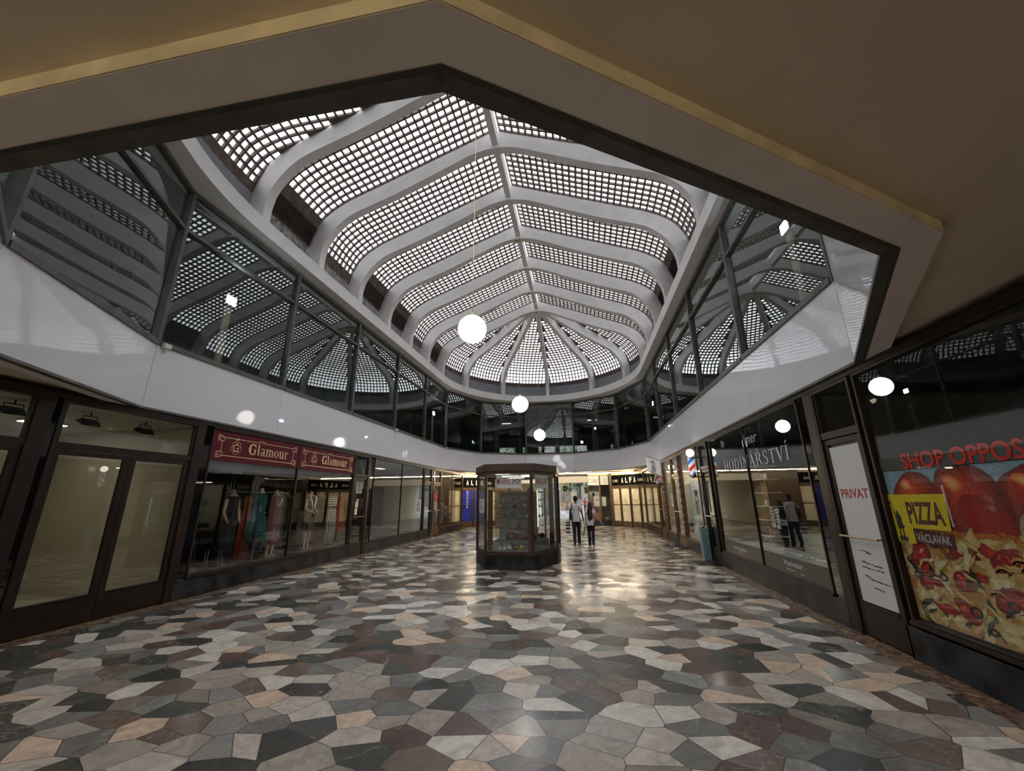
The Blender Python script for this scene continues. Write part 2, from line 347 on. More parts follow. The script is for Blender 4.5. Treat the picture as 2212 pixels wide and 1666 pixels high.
# simple contrasted serif letters drawn as strokes -------------------------------------------------
def spaced(body, fill):
    """condensed capitals set with wide gaps: each letter fills the given share of its cell"""
    vs, fs = [], []
    for i, ch in enumerate(body):
        a, b = text_mesh(ch, .03); x0 = min(v[0] for v in a); x1 = max(v[0] for v in a); y0 = min(v[1] for v in a); y1 = max(v[1] for v in a); n_ = len(vs)
        wl = fill*(.4 if ch == 'I' else 1)
        vs += [(i+(1-wl)/2+(v[0]-x0)/(x1-x0)*wl, (v[1]-y0)/(y1-y0), 0) for v in a]; fs += [tuple(n_+k for k in f) for f in b]
    return vs, fs
def serif_glyphs():
    TK, TN = .205, .078
    def q(x0, y0, x1, y1): return ([(x0, y0), (x1, y0), (x1, y1), (x0, y1)], [(0, 1, 2, 3)])
    def diag(x0, y0, x1, y1, w): return ([(x0-w/2, y0), (x0+w/2, y0), (x1+w/2, y1), (x1-w/2, y1)], [(0, 1, 2, 3)])
    def arc(cx, cy, rx, ry, a0, a1, tk=TK, tn=TN, n=28):
        vs = []; fs = []
        for i in range(n+1):
            a = R(a0+(a1-a0)*i/n); w = tn+(tk-tn)*abs(math.cos(a))**1.3
            c, s_ = math.cos(a), math.sin(a)
            vs += [(cx+rx*c, cy+ry*s_), (cx+(rx-w)*c, cy+(ry-tn-(w-tn)*.15)*s_)]
        for i in range(n): fs.append((2*i, 2*i+2, 2*i+3, 2*i+1))
        return vs, fs
    def sf(x, y, w=.30): return q(x-w/2, y, x+w/2, y+.035)
    G = {}
    G['G'] = (.78, [arc(.40, .36, .38, .37, 42, 318), q(.56, .03, .70, .36), sf(.62, .34, .30), q(.66, .50, .70, .70)])
    G['l'] = (.32, [q(.09, 0, .22, .75), sf(.155, 0, .28), q(.02, .715, .2, .75)])
    G['a'] = (.50, [q(.30, .04, .42, .40), arc(.24, .36, .18, .16, 0, 165, .10, .04), arc(.20, .14, .17, .145, 20, 340, .11, .035), q(.40, 0, .50, .04)])
    G['m'] = (.86, [q(.08, 0, .20, .50), q(.37, 0, .49, .38), q(.66, 0, .78, .38), sf(.14, 0, .25), sf(.43, 0, .25), sf(.72, 0, .25), q(0, .465, .2, .5), arc(.33, .36, .16, .15, 0, 160, .12, .05), arc(.62, .36, .16, .15, 0, 160, .12, .05)])
    G['o'] = (.52, [arc(.26, .25, .25, .26, 0, 360, .13, .035)])
    G['u'] = (.58, [q(.08, .12, .20, .50), q(.38, 0, .50, .50), q(0, .465, .2, .5), q(.30, .465, .5, .5), arc(.24, .16, .16, .17, 180, 340, .12, .05), q(.5, 0, .57, .035)])
    G['r'] = (.42, [q(.08, 0, .20, .50), sf(.14, 0, .27), q(0, .465, .2, .5), arc(.27, .34, .13, .16, 20, 150, .09, .05), arc(.36, .42, .06, .06, 0, 360, .06, .06)])
    C = .72
    G['H'] = (.80, [q(.10, 0, .22, C), q(.54, 0, .66, C), q(.2, .34, .56, .385)] + [sf(x, y, .28) for x in (.16, .60) for y in (0, C-.035)])
    G['O'] = (.78, [arc(.37, .36, .35, .375, 0, 360, .14, .035)])
    G['D'] = (.76, [q(.10, 0, .22, C), sf(.14, 0, .26), sf(.14, C-.035, .26), arc(.28, .36, .40, .36, -90, 90, .14, .04), q(.2, 0, .30, .04), q(.2, C-.04, .30, C)])
    G['I'] = (.34, [q(.11, 0, .23, C), sf(.17, 0, .30), sf(.17, C-.035, .30)])
    G['N'] = (.82, [q(.12, 0, .165, C), q(.64, 0, .685, C), diag(.64, 0, .15, C, .15), sf(.14, 0, .24), sf(.10, C-.035, .22), sf(.66, C-.035, .24)])
    G['A'] = (.76, [diag(.09, 0, .36, C, .05), diag(.63, 0, .36, C, .15), q(.2, .22, .52, .26), sf(.09, 0, .22), sf(.62, 0, .28)])
    G['R'] = (.78, [q(.10, 0, .22, C), sf(.15, 0, .28), sf(.12, C-.035, .22), arc(.34, .54, .24, .18, -90, 90, .13, .04), q(.2, .36, .36, .40), q(.2, C-.04, .36, C), diag(.66, 0, .38, .38, .14), sf(.68, 0, .18)])
    G['S'] = (.58, [arc(.28, .54, .22, .19, 30, 225, .11, .04), arc(.27, .185, .24, .20, -150, 50, .13, .04), diag(.40, .27, .15, .46, .14), q(.44, .5, .475, .70), q(.03, .03, .065, .22)])
    G['T'] = (.68, [q(.28, 0, .40, C), q(.03, C-.045, .65, C), sf(.34, 0, .30), q(.02, .54, .055, C), q(.625, .54, .66, C)])
    G['V'] = (.74, [diag(.36, 0, .12, C, .15), diag(.36, 0, .60, C, .05), sf(.12, C-.035, .28), sf(.62, C-.035, .24)])
    ac = lambda x: ([(x-.05, .80), (x+.0, .80), (x+.13, .95), (x+.04, .95)], [(0, 1, 2, 3)])
    G['Á'] = (G['A'][0], G['A'][1]+[ac(.36)]); G['Í'] = (G['I'][0], G['I'][1]+[ac(.16)])
    G['Ř'] = (G['R'][0], G['R'][1]+[([(.20, .93), (.27, .93), (.33, .82), (.40, .93), (.47, .93), (.36, .78), (.30, .78)], [(0, 1, 2, 6), (2, 3, 4, 5, 6)])])
    return G
SG = serif_glyphs()
def serif_text(body, gap=.04, w=1.0):
    vs, fs = [], []; x = 0
    for ch in body:
        if ch == ' ': x += .3; continue
        adv, prims = SG[ch]
        for pv, pf in prims:
            b = len(vs); vs += [(x+a*w, c) for a, c in pv]; fs += [tuple(b+i for i in f) for f in pf]
        x += adv*w+gap
    return vs, fs

# ================================================================== SETTING
def struct(o, label=None): 
    o['kind'] = 'structure'
    if label: o['label'] = label
    return o
def quad_obj(name, vs, fs, m, **k):
    mb = MB(); mb.add(vs, fs); return mb.build(name, m, **k)

# floor (and the street outside beyond the exit)
mb = MB(); mb.box(XC-14, XC+14, -14, 38, -.12, 0); struct(mb.build('floor', M['stonefloor']))
pave = mat('pale_street_paving', (.115, .12, .13), .6, noise_amt=.12, noise_scale=2)
mb = MB(); mb.box(-40, 36, 38, 120, -.14, -.02); struct(mb.build('street_pavement', pave))

def ring_fill(name, inner, outer, z, m, z2=None):
    """flat ring between two closed outlines with equal counts"""
    n = len(inner); z2 = z if z2 is None else z2
    vs = [(p[0], p[1], z) for p in inner] + [(p[0], p[1], z2) for p in outer]
    fs = [(i, n+i, n+(i+1) % n, (i+1) % n) for i in range(n)]
    return struct(quad_obj(name, vs, fs, m, recalc=False))
V0 = POLY; V1 = offs(POLY, .085); V2 = offs(POLY, .268)
CEN = (XC, 12.6)
def scaled(V, k): return [(CEN[0]+(p[0]-CEN[0])*k[0], CEN[1]+(p[1]-CEN[1])*k[1]) for p in V]

def band(name, a, b, z0, z1, m):
    n = len(a); vs = [(p[0], p[1], z) for z in (z0, z1) for p in a] + [(p[0], p[1], z) for z in (z0, z1) for p in b]; fs = []
    for i in range(n):
        j = (i+1) % n
        fs += [(i, j, n+j, n+i), (2*n+i, 3*n+i, 3*n+j, 2*n+j), (i, 2*n+i, 2*n+j, j), (n+i, n+j, 3*n+j, 3*n+i)]
    mb = MB(); mb.add(vs, fs); return struct(mb.build(name, m, recalc=True))
band('trim_1', offs(POLY, .004), V1, ZB-.004, ZB+.05, M['trim_dark'])
band('ceiling_band_lining', V1, offs(POLY, .262), ZB, ZB+.06, M['band'])
o = band('trim_2', offs(POLY, .262), V2, ZB+.001, ZB+.085, M['bandface'])
# ground floor ceiling: everything outside the opening
OUTR = [(x, max(-14.2, min(38.0, y))) for x, y in scaled(V2, (4.2, 2.9))]
ring_fill('ceiling', V2, OUTR, ZB+.078, M['ceil'])
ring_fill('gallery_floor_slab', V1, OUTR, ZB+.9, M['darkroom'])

# white fascia panels, one per side of the opening
def side_frame(p, q):
    t = Vector(q)-Vector(p); n = Vector((-t.y, t.x)).normalized()       # POLY runs counter-clockwise: inward normal is to its left
    return Fr(p, t, n), t.length
side_name = ['right', 'far_right_1', 'far_right_2', 'far', 'far_left_2', 'far_left_1', 'left', 'near_left_1', 'near_left_2', 'near', 'near_right_2', 'near_right_1']
for i in range(12):
    p, q = POLY[i], POLY[(i+1) % 12]; fr, ln = side_frame(p, q)
    nseg = 5 if i in (0, 6) else 1
    for k in range(nseg):
        a, b = ln*k/nseg, ln*(k+1)/nseg
        mb = MB(); top = ZW if i == 11 else ZF
        fr.box(mb, a+.004, b-.004, -.05, 0, ZB, top-.03 if i != 11 else top)
        nm_ = 'wall_%s_fascia_panel' % side_name[i]
        struct(mb.build(nm_, M['white_panel']))
    # lower edge strip
    mb = MB(); fr.box(mb, 0, ln, -.06, .012, ZB-.006, ZB+.028); struct(mb.build('trim_3', M['frame_grey']))
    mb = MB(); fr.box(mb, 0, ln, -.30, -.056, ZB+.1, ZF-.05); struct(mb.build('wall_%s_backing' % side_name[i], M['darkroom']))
# gallery glazing: one window object per bay
wi = 0
for i in range(12):
    if i == 11: continue
    p, q = POLY[i], POLY[(i+1) % 12]; fr, ln = side_frame(p, q)
    nseg = 5 if i in (0, 6) else (2 if i in (9,) else 1)
    if i == 3: nseg = 2 if False else 1
    for k in range(nseg):
        a, b = ln*k/nseg, ln*(k+1)/nseg; wi += 1
        w = thing('window_%d' % wi, None, None, fr.P((a+b)/2, 0, ZF), kind='structure')
        mb = MB(w.location)
        fr.box(mb, a, a+.045, -.09, .015, ZF-.03, ZW); fr.box(mb, b-.045, b, -.09, .015, ZF-.03, ZW)
        fr.box(mb, a+.045, b-.045, -.09, .03, ZF-.035, ZF+.05)
        fr.box(mb, a+.045, b-.045, -.09, .01, ZT-.03, ZT+.03)
        fr.box(mb, a+.045, b-.045, -.09, .01, ZW-.07, ZW)
        mb.build('window_frame', M['frame_grey'], w)
        for z0, z1 in ((ZF+.045, ZT-.025), (ZT+.025, ZW-.065)):
            mb = MB(w.location); da, db, dc = (random.uniform(-.004, .004) for _ in range(3))
            vs = [fr.P(a+.04, -.05+da, z0), fr.P(b-.04, -.05+db, z0), fr.P(b-.04, -.05+dc, z1), fr.P(a+.04, -.05+da+dc-db, z1)]
            vs += [v - fr.n*.008 for v in vs]
            mb.add(vs, [(0,1,2,3),(7,6,5,4),(0,4,5,1),(1,5,6,2),(2,6,7,3),(3,7,4,0)]); mb.build('pane', M['glass_up'], w)
# small junction boxes on the sill
for k, yy in enumerate((Y0L+.12, Y0L+3*MOD+.05, Y5-.05)):
    mb = MB(); mb.box(XC-A+.01, XC-A+.09, yy-.06, yy+.06, ZF-.06, ZF+.02)
    mb.box(XC-A+.03, XC-A+.06, yy-.01, yy+.02, ZF-.12, ZF-.05)
    tag(mb.build('junction_box', M['offwhite'], bevel=.005), ['small cream junction box on the gallery sill above the empty shop', 'small cream junction box on the gallery sill above the red sign end', 'small cream junction box at the far corner of the gallery sill'][k], 'junction box')

# ---------------------------------------------------------------- roof ring
RA, RB = 4.84, 5.36            # half width, end radius
YN, YF = 6.60, 18.62           # dome centres
ZR0, ZR1 = 7.40, 7.77
def ring_r(th):                # th measured from the building axis
    return 1/math.sqrt((math.sin(th)/RA)**2 + (math.cos(th)/RB)**2)
def ring_path(grow=0.0):
    pts = []
    for k in range(41):        # far end, right to left
        th = PI/2 - PI*k/40; r = ring_r(th)+grow; pts.append((XC+r*math.sin(th), YF+r*math.cos(th)))
    for k in range(1, 24): pts.append((XC-RA-grow, YF+(YN-YF)*k/24))
    for k in range(41):
        th = -PI/2 + PI*k/40; r = ring_r(th)+grow; pts.append((XC+r*math.sin(th), YN-r*math.cos(th)))
    for k in range(1, 24): pts.append((XC+RA+grow, YN+(YF-YN)*k/24))
    return pts
rp0, rp1, rp2 = ring_path(), ring_path(.62), ring_path(9)
n = len(rp0)
vs = [(p[0], p[1], ZR0) for p in rp0]+[(p[0], p[1], ZR1) for p in rp0]+[(p[0], p[1], ZR1) for p in rp1]+[(p[0], p[1], ZR0-.05) for p in rp1]
fs = []
for i in range(n):
    j = (i+1) % n
    fs += [(i, n+i, n+j, j), (n+i, 2*n+i, 2*n+j, n+j), (i, j, 3*n+j, 3*n+i)]
mb = MB(); mb.add(vs, fs); o = struct(mb.build('ceiling_ring_beam', M['plaster'], smooth=True, recalc=True))
# recess between the ring and the gallery ceiling
ring_fill('gallery_ceiling', rp1, rp2, ZR0-.05, M['darkroom'])

# ---------------------------------------------------------------- roof profiles (u = distance from axis, z)
SOF = [(4.86, 7.77), (4.86, 8.10), (4.80, 8.42), (4.72, 8.60), (4.63, 8.75), (4.52, 8.90), (4.40, 9.03), (4.26, 9.16), (4.10, 9.265), (3.86, 9.375), (3.55, 9.49), (2.82, 9.76),
       (2.12, 10.06), (1.43, 10.37), (.95, 10.59), (.72, 10.69), (.48, 10.77), (.24, 10.815), (0, 10.83)]
SHL = [(5.27, 7.77), (5.26, 8.40), (5.20, 8.66), (5.10, 8.93), (4.97, 9.18), (4.82, 9.35), (4.63, 9.51), (4.41, 9.65), (4.18, 9.77), (3.92, 9.88), (2.85, 10.30), (1.09, 11.0), (0, 11.43)]
def resample(P, n):
    d = [0]
    for a, b in zip(P, P[1:]): d.append(d[-1]+math.dist(a, b))
    out = []
    for k in range(n+1):
        t = d[-1]*k/n
        i = max(j for j in range(len(d)) if d[j] <= t+1e-9); i = min(i, len(P)-2)
        f = (t-d[i])/(d[i+1]-d[i]); out.append((P[i][0]+(P[i+1][0]-P[i][0])*f, P[i][1]+(P[i+1][1]-P[i][1])*f))
    return out
def shl_at(d):                 # point on the shell at distance d from the ridge
    P = SHL[::-1]
    for a, b in zip(P, P[1:]):
        L_ = math.dist(a, b)
        if d <= L_: f = d/L_; return (a[0]+(b[0]-a[0])*f, a[1]+(b[1]-a[1])*f)
        d -= L_
    return SHL[0]
SHL_LEN = sum(math.dist(a, b) for a, b in zip(SHL, SHL[1:]))
RIBT = .22
NP = 48
sof = resample(SOF, NP); shl = resample(SHL, NP)
def rib_half(mb, place, up=.0):
    """place(u, side, z) -> xyz ; closed section of the rib between soffit and shell"""
    vs = []
    for (u, z), (U, Z) in zip(sof, shl):
        vs += [place(u, 0, z), place(u, 1, z), place(U, 1, Z+.02), place(U, 0, Z+.02)]
    fs = []
    for i in range(NP):
        a, b = 4*i, 4*i+4
        for q in range(4): fs.append((a+q, a+(q+1) % 4, b+(q+1) % 4, b+q))
    mb.add(vs, fs)
for k in range(7):
    y = 6.5 + 2*k
    mb = MB()
    for sgn in (1, -1):
        rib_half(mb, lambda u, sd, z: (XC+.02+sgn*u, y+sd*RIBT, z))
    struct(mb.build('ceiling_beam_transverse', M['plaster'], smooth=True, recalc=True))
# ridge beams
for k in range(6):
    y = 6.5+2*k+RIBT; mb = MB(); mb.box(XC-.055, XC+.115, y, y+2-RIBT, 10.95, 11.42); struct(mb.build('ceiling_beam_ridge', M['plaster']))
# radial ribs
def dome_e(th): return ring_r(th)/RA
for end, yc in ((1, YF), (-1, YN)):
    for a in (-60, -30, 0, 30, 60):
        th = R(a); e = dome_e(th); d = Vector((math.sin(th), end*math.cos(th), 0)); w = Vector((d.y, -d.x, 0))
        mb = MB()
        rib_half(mb, lambda u, sd, z: Vector((XC+.02, yc, z)) + d*(u*e) + w*((sd-.5)*.20))
        struct(mb.build('ceiling_beam_radial', M['plaster'], smooth=True, recalc=True))

# ---------------------------------------------------------------- perforated shell with glass blocks
PITCH_C, BLK, TH = .197, .152, .07
def cell_grid(place, rows, cols_of_row, solid):
    """place(d, l, h): d distance from ridge, l sideways, h outwards."""
def add_cell(fv, ff, gv, gf, c, h, hole=True, P=None):
    pass
def shell_strip(name, place, d0, d1, lat, glass_d=None, dome=False):
    """place(d, l, off) world point; lat(d)->(l0,l1) limits; cells laid on a regular grid centred in the strip"""
    fr_ = MB(); gl = MB(); p = PITCH_C; m = (p-BLK)/2
    nrow = int((d1-d0)/p)
    for r in range(nrow):
        a, b = d0+r*p, d0+(r+1)*p; l0, l1 = lat(a); k0, k1 = lat(b)
        L0, L1 = max(l0, k0), min(l1, k1); n = max(0, int((L1-L0+.02)/p)); n -= (1-n % 2) if dome and n else 0; c0 = (L0+L1)/2 - n*p/2
        # filler at both sides
        for (s0, s1, t0, t1) in ((l0-.03, c0, k0-.03, c0), (c0+n*p, l1+.03, c0+n*p, k1+.03)):
            fr_.add([place(a, s0, 0), place(a, s1, 0), place(b, t1, 0), place(b, t0, 0)], [(0, 1, 2, 3)])
        hit = glass_d is None or a >= glass_d[0]-1e-6 and b <= glass_d[1]+1e-6
        if not hit:
            for q in range(n): fr_.add([place(a, c0+q*p, 0), place(a, c0+(q+1)*p, 0), place(b, c0+(q+1)*p, 0), place(b, c0+q*p, 0)], [(0, 1, 2, 3)])
            continue
        for i in range(n):
            x0, x1 = c0+i*p, c0+(i+1)*p
            o4 = [place(a, x0, 0), place(a, x1, 0), place(b, x1, 0), place(b, x0, 0)]
            i4 = [place(a+m, x0+m, 0), place(a+m, x1-m, 0), place(b-m, x1-m, 0), place(b-m, x0+m, 0)]
            t4 = [place(a+m, x0+m, TH), place(a+m, x1-m, TH), place(b-m, x1-m, TH), place(b-m, x0+m, TH)]
            vs = o4+i4+t4; fs = []
            for q in range(4):
                q2 = (q+1) % 4; fs += [(q, q2, 4+q2, 4+q), (4+q, 4+q2, 8+q2, 8+q)]
            fr_.add(vs, fs)
            g4 = [place(a+m, x0+m, TH*.8), place(a+m, x1-m, TH*.8), place(b-m, x1-m, TH*.8), place(b-m, x0+m, TH*.8)]
            gl.add(g4, [(0, 1, 2, 3)])
    # tail below the last full row
    a, b = d0+nrow*p, d1
    if b-a > .005:
        l0, l1 = lat(a); k0, k1 = lat(b)
        for q in range(14):
            f0, f1 = q/14, (q+1)/14; A0, A1, B0, B1 = l0-.03, l1+.03, k0-.03, k1+.03
            fr_.add([place(a, A0+(A1-A0)*f0, 0), place(a, A0+(A1-A0)*f1, 0), place(b+.02, B0+(B1-B0)*f1, 0), place(b+.02, B0+(B1-B0)*f0, 0)], [(0, 1, 2, 3)])
    o = struct(fr_.build(name, M['shell']))
    g = gl.build('glazing', M['block'], o)
    return o
def d_of_z(z):                 # distance from ridge where the shell has height z
    d = 0; P = SHL[::-1]
    for a, b in zip(P, P[1:]):
        if a[1] >= z >= b[1]: return d+math.dist(a, b)*(a[1]-z)/(a[1]-b[1])
        d += math.dist(a, b)
    return d
def shell_pt(d, off):
    u, z = shl_at(d); u2, z2 = shl_at(min(d+.02, SHL_LEN)); u1, z1 = shl_at(max(d-.02, 0))
    t = Vector((u2-u1, z2-z1)).normalized(); nrm = Vector((-t.y, t.x))
    if nrm.y < -.001 and abs(t.x) > .2: nrm = -nrm
    if nrm.x < 0 and abs(t.x) <= .2: nrm = -nrm
    return u+nrm.x*off, z+nrm.y*off
louv_L = {0, 2, 3, 5}; louv_R = {2, 3}
for k in range(6):
    ya, yb = 6.5+2*k+RIBT, 6.5+2*k+2
    for sgn, lv in ((-1, louv_L), (1, louv_R)):
        def place(d, l, off, sgn=sgn):
            u, z = shell_pt(d, off); return (XC+.02+sgn*u, l, z)
        zb = 9.18 if k in lv else 8.52
        shell_strip('roof_panel', place, .13, d_of_z(8.40), lambda d: (ya, yb), (.13, d_of_z(zb)))
        # base panel and louvre
        x = XC+.02+sgn*5.27
        mb = MB(); mb.box(x, x+sgn*.06, ya-.02, yb+.02, 7.7, 8.45); struct(mb.build('roof_panel_base', M['plaster_dirty'] if k != 0 or sgn < 0 else M['upstand']))
        if k in lv:
            mb = MB()
            for j in range(9):
                z = 8.47+.058*j; zz = z; u_, _ = shl_at(d_of_z(zz)); xx = XC+.02+sgn*(u_-.03)
                mb.add([(xx-sgn*.02, ya, z-.016), (xx+sgn*.05, ya, z+.025), (xx+sgn*.05, yb, z+.025), (xx-sgn*.02, yb, z-.016)], [(0, 1, 2, 3)])
                mb.add([(xx-sgn*.02, ya, z-.016), (xx-sgn*.02, yb, z-.016), (xx-sgn*.02, yb, z-.030), (xx-sgn*.02, ya, z-.030)], [(0, 1, 2, 3)])
            struct(mb.build('roof_panel_louvre', M['louvre']))
for end, yc in ((1, YF), (-1, YN)):
    for a in (-75, -45, -15, 15, 45, 75):
        th = R(a)
        def place(d, l, off):
            u, z = shell_pt(d, off); t = th + l/max(u*1.05, .05); t = max(th-R(16), min(th+R(16), t)); r = u*dome_e(t)
            return (XC+.02+r*math.sin(t), yc+end*r*math.cos(t), z)
        def lat(d):
            u, z = shl_at(d); h = u*1.05*math.tan(R(15)) - .04
            return (-max(h, .01), max(h, .01))
        shell_strip('roof_panel_dome', place, .35, d_of_z(8.45), lat, (.9, d_of_z(8.60)), dome=True)
        # smooth blue-grey upstand between the radial ribs
        vs = []; 
        for j in range(17):
            t = th-R(15)+R(30)*j/16; r = 5.25*dome_e(t)
            for z in (7.7, 8.49): vs.append((XC+.02+r*math.sin(t), yc+end*r*math.cos(t), z))
        mb = MB(); mb.add(vs, [(2*j, 2*j+2, 2*j+3, 2*j+1) for j in range(16)]); struct(mb.build('roof_panel_upstand', M['upstand'], smooth=True))

# ---------------------------------------------------------------- outer shell of the building: closes the dark gallery and the shops
def wallbox(name, x0, x1, y0, y1, z0, z1, m):
    mb = MB(); mb.box(x0, x1, y0, y1, z0, z1); return struct(mb.build(name, m))
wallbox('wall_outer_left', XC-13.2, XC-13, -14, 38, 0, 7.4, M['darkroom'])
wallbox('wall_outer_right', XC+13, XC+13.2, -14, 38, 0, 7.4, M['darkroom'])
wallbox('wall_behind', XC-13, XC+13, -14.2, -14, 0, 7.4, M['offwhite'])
# gallery far wall with its strip of windows
GY = 36.0
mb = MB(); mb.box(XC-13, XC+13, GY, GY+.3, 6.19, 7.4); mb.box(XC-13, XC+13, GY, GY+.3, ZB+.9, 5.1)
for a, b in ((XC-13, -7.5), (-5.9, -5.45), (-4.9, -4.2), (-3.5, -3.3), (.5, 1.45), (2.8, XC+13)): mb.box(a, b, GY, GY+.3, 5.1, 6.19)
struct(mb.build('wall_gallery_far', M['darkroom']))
mb = MB()
for a, b in ((-7.5, -5.9), (-5.45, -4.9), (-4.2, -3.5), (-3.3, .5), (1.45, 2.8)):
    nn = max(1, round((b-a)/.85))
    for j in range(nn+1): x = a+(b-a)*j/nn; mb.box(x-.025, x+.025, GY+.05, GY+.1, 5.1, 6.19)
    mb.box(a, b, GY+.05, GY+.1, 5.55, 5.60); mb.box(a, b, GY+.05, GY+.1, 6.13, 6.19)
struct(mb.build('window_gallery_frame', M['frame_grey']))
wallbox('wall_facade_upper', XC-13.2, XC+13.2, 38, 38.2, 7.3, 12, M['offwhite']); wallbox('wall_facade_spandrel', XC-13.2, XC+13.2, 38, 38.2, 3.0, 5.0, M['offwhite'])
wallbox('ceiling_gallery_far', XC-13, XC+13, 24.2, 38, ZR0-.06, ZR0+.1, M['darkroom'])
wallbox('ceiling_street_soffit', XC-14, XC+14, 30, 38.2, ZB+.08, ZB+.2, M['offwhite'])
# slatted gallery ceiling beyond the far glazing
mb = MB()
for j in range(26):
    y = 24.7+j*.42; mb.box(XC-7, XC+7, y, y+.12, ZR0-.14, ZR0-.06)
struct(mb.build('ceiling_slats', mat('timber_slats', (.20, .13, .08), .6)))
# gallery columns
for x, y in ((-5.6, 26.5), (-4.3, 28.5), (-1.6, 27.6), (.9, 27.0), (2.2, 25.6)):
    mb = MB(); mb.box(x-.14, x+.14, y-.14, y+.14, ZB+.9, ZR0-.05); struct(mb.build('gallery_column', mat('grey_column_paint', (.20, .20, .20), .6)))
for x, y in ((-3.6, 29.5), (1.7, 31.0)):
    mb = MB(); mb.box(x-.45, x+.45, y-.4, y+.4, ZB+.9, ZR0-.05); struct(mb.build('gallery_column_dark', M['darkroom']))
# side gallery back walls close to the glass
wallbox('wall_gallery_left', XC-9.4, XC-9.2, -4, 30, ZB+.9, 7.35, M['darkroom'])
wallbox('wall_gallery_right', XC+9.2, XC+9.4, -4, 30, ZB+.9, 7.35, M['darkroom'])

# ================================================================== SHOP FRONTS
cnt = {'window': 20, 'door': 0}
ORD = ['first', 'second', 'third', 'fourth', 'fifth', 'sixth', 'seventh', 'eighth', 'ninth', 'tenth', 'eleventh']
def room(nm_, fr, s0, s1, depth, wall, floor_m=None, ceil_m=None, z1=3.06, mid=None):
    """closed interior behind a shop front"""
    s0, s1 = sorted((s0, s1)); t = .06
    mb = MB(); fr.box(mb, s0-t, s1+t, -depth-t, -depth, 0, z1); struct(mb.build('wall_%s_back' % nm_, wall))
    mb = MB(); fr.box(mb, s0-t, s0, -depth, -.10, 0, z1); struct(mb.build('wall_%s_side' % nm_, wall))
    mb = MB(); fr.box(mb, s1, s1+t, -depth, -.10, 0, z1); struct(mb.build('wall_%s_side' % nm_, wall))
    mb = MB(); fr.box(mb, s0, s1, -depth, -.10, z1-.04, z1+.04); struct(mb.build('ceiling_%s' % nm_, ceil_m or wall))
    if floor_m:
        mb = MB(); fr.box(mb, s0, s1, -depth, -.06, 0, .012); struct(mb.build('floor_%s' % nm_, floor_m))
def plinth(fr, s0, s1, side, h=.315):
    mb = MB(); fr.box(mb, s0, s1, -.12, .02, 0, h); struct(mb.build('wall_%s_plinth' % side, M['plinth'], bevel=.006))
def post(fr, s0, s1, side, m=None, d=.015, z1=3.12, z0=0):
    mb = MB(); fr.box(mb, s0, s1, -.10, d, z0, z1); return struct(mb.build('wall_%s_post' % side, m or M['frame'], bevel=.004))
def display_window(fr, edges, z0=.37, z1=3.01, m=None, gl=None, mull=.02, sill=True, name='window'):
    m = m or M['frame']; cnt['window'] += 1
    lo, hi = edges[0][0], edges[-1][1]
    w = thing('window_%d' % cnt['window'], None, None, fr.P((lo+hi)/2, 0, 0), kind='structure')
    mb = MB(w.location); f = .035
    fr.box(mb, lo-f, lo, -.07, .012, z0-.03, z1+f); fr.box(mb, hi, hi+f, -.07, .012, z0-.03, z1+f)
    fr.box(mb, lo-f, hi+f, -.07, .02, z1, z1+.06)
    for (a, b), (c, d_) in zip(edges, edges[1:]): fr.box(mb, b, c, -.045, .004, z0, z1)
    mb.build('window_frame', m, w, bevel=.003)
    mb = MB(w.location); fr.box(mb, lo-f, hi+f, -.10, .035, z0-.055, z0-.02); fr.box(mb, lo-f, hi+f, -.09, .015, z0-.02, z0); mb.build('window_sill', m, w, bevel=.003)
    for a, b in edges:
        mb = MB(w.location); fr.box(mb, a, b, -.032, -.022, z0, z1); mb.build('pane', gl or M['glass'], w)
    return w
def door(fr, leaves, zt=2.28, ztr=(2.47, 3.0), kick=.38, m=None, gl=None, handle=1.14, fw=.09, tr=None, hside=None, hm=None):
    """leaves: list of pane (s0,s1)"""
    m = m or M['frame']; cnt['door'] += 1
    lo, hi = leaves[0][0], leaves[-1][1]
    w = thing('door_%d' % cnt['door'], None, None, fr.P((lo+hi)/2, 0, 0), kind='structure')
    mb = MB(w.location)
    fr.box(mb, lo-fw-.04, lo-fw, -.09, .02, 0, 3.06); fr.box(mb, hi+fw, hi+fw+.04, -.09, .02, 0, 3.06)
    fr.box(mb, lo-fw, hi+fw, -.09, .01, zt+.08, ztr[0]-.02); fr.box(mb, lo-fw, hi+fw, -.09, .02, ztr[1]+.0, 3.10)
    fr.box(mb, lo-fw, lo-fw+.035, -.06, .0, ztr[0]-.02, ztr[1]); fr.box(mb, hi+fw-.035, hi+fw, -.06, 0, ztr[0]-.02, ztr[1])
    mb.build('frame', m, w, bevel=.004)
    mb = MB(w.location); fr.box(mb, lo-fw+.035, hi+fw-.035, -.035, -.025, ztr[0]-.02, ztr[1]); mb.build('pane', tr or M['glass'], w)
    for i, (a, b) in enumerate(leaves):
        mb = MB(w.location); g = .004
        fr.box(mb, a-fw+g, a, -.055, -.005, .02, zt+.07); fr.box(mb, b, b+fw-g, -.055, -.005, .02, zt+.07)
        fr.box(mb, a, b, -.055, -.005, zt, zt+.07); fr.box(mb, a, b, -.055, -.005, .02, kick-.02); fr.box(mb, a, b, -.05, .006, kick-.02, kick)
        lf = mb.build('door_leaf', m, w, bevel=.003)
        mb = MB(w.location); fr.box(mb, a, b, -.035, -.027, kick, zt); mb.build('pane', gl or M['glass'], lf)
        if handle:
            mb = MB(w.location); s0, s1 = a-.04, b+.04
            mb.tube([fr.P(s0, .055, handle), fr.P(s1, .055, handle)], .013, 8)
            for s_ in (s0+.03, s1-.03): mb.tube([fr.P(s_, -.006, handle), fr.P(s_, .055, handle)], .009, 6)
            mb.build('handle', hm or M['brass'], lf, smooth=True)
    return w
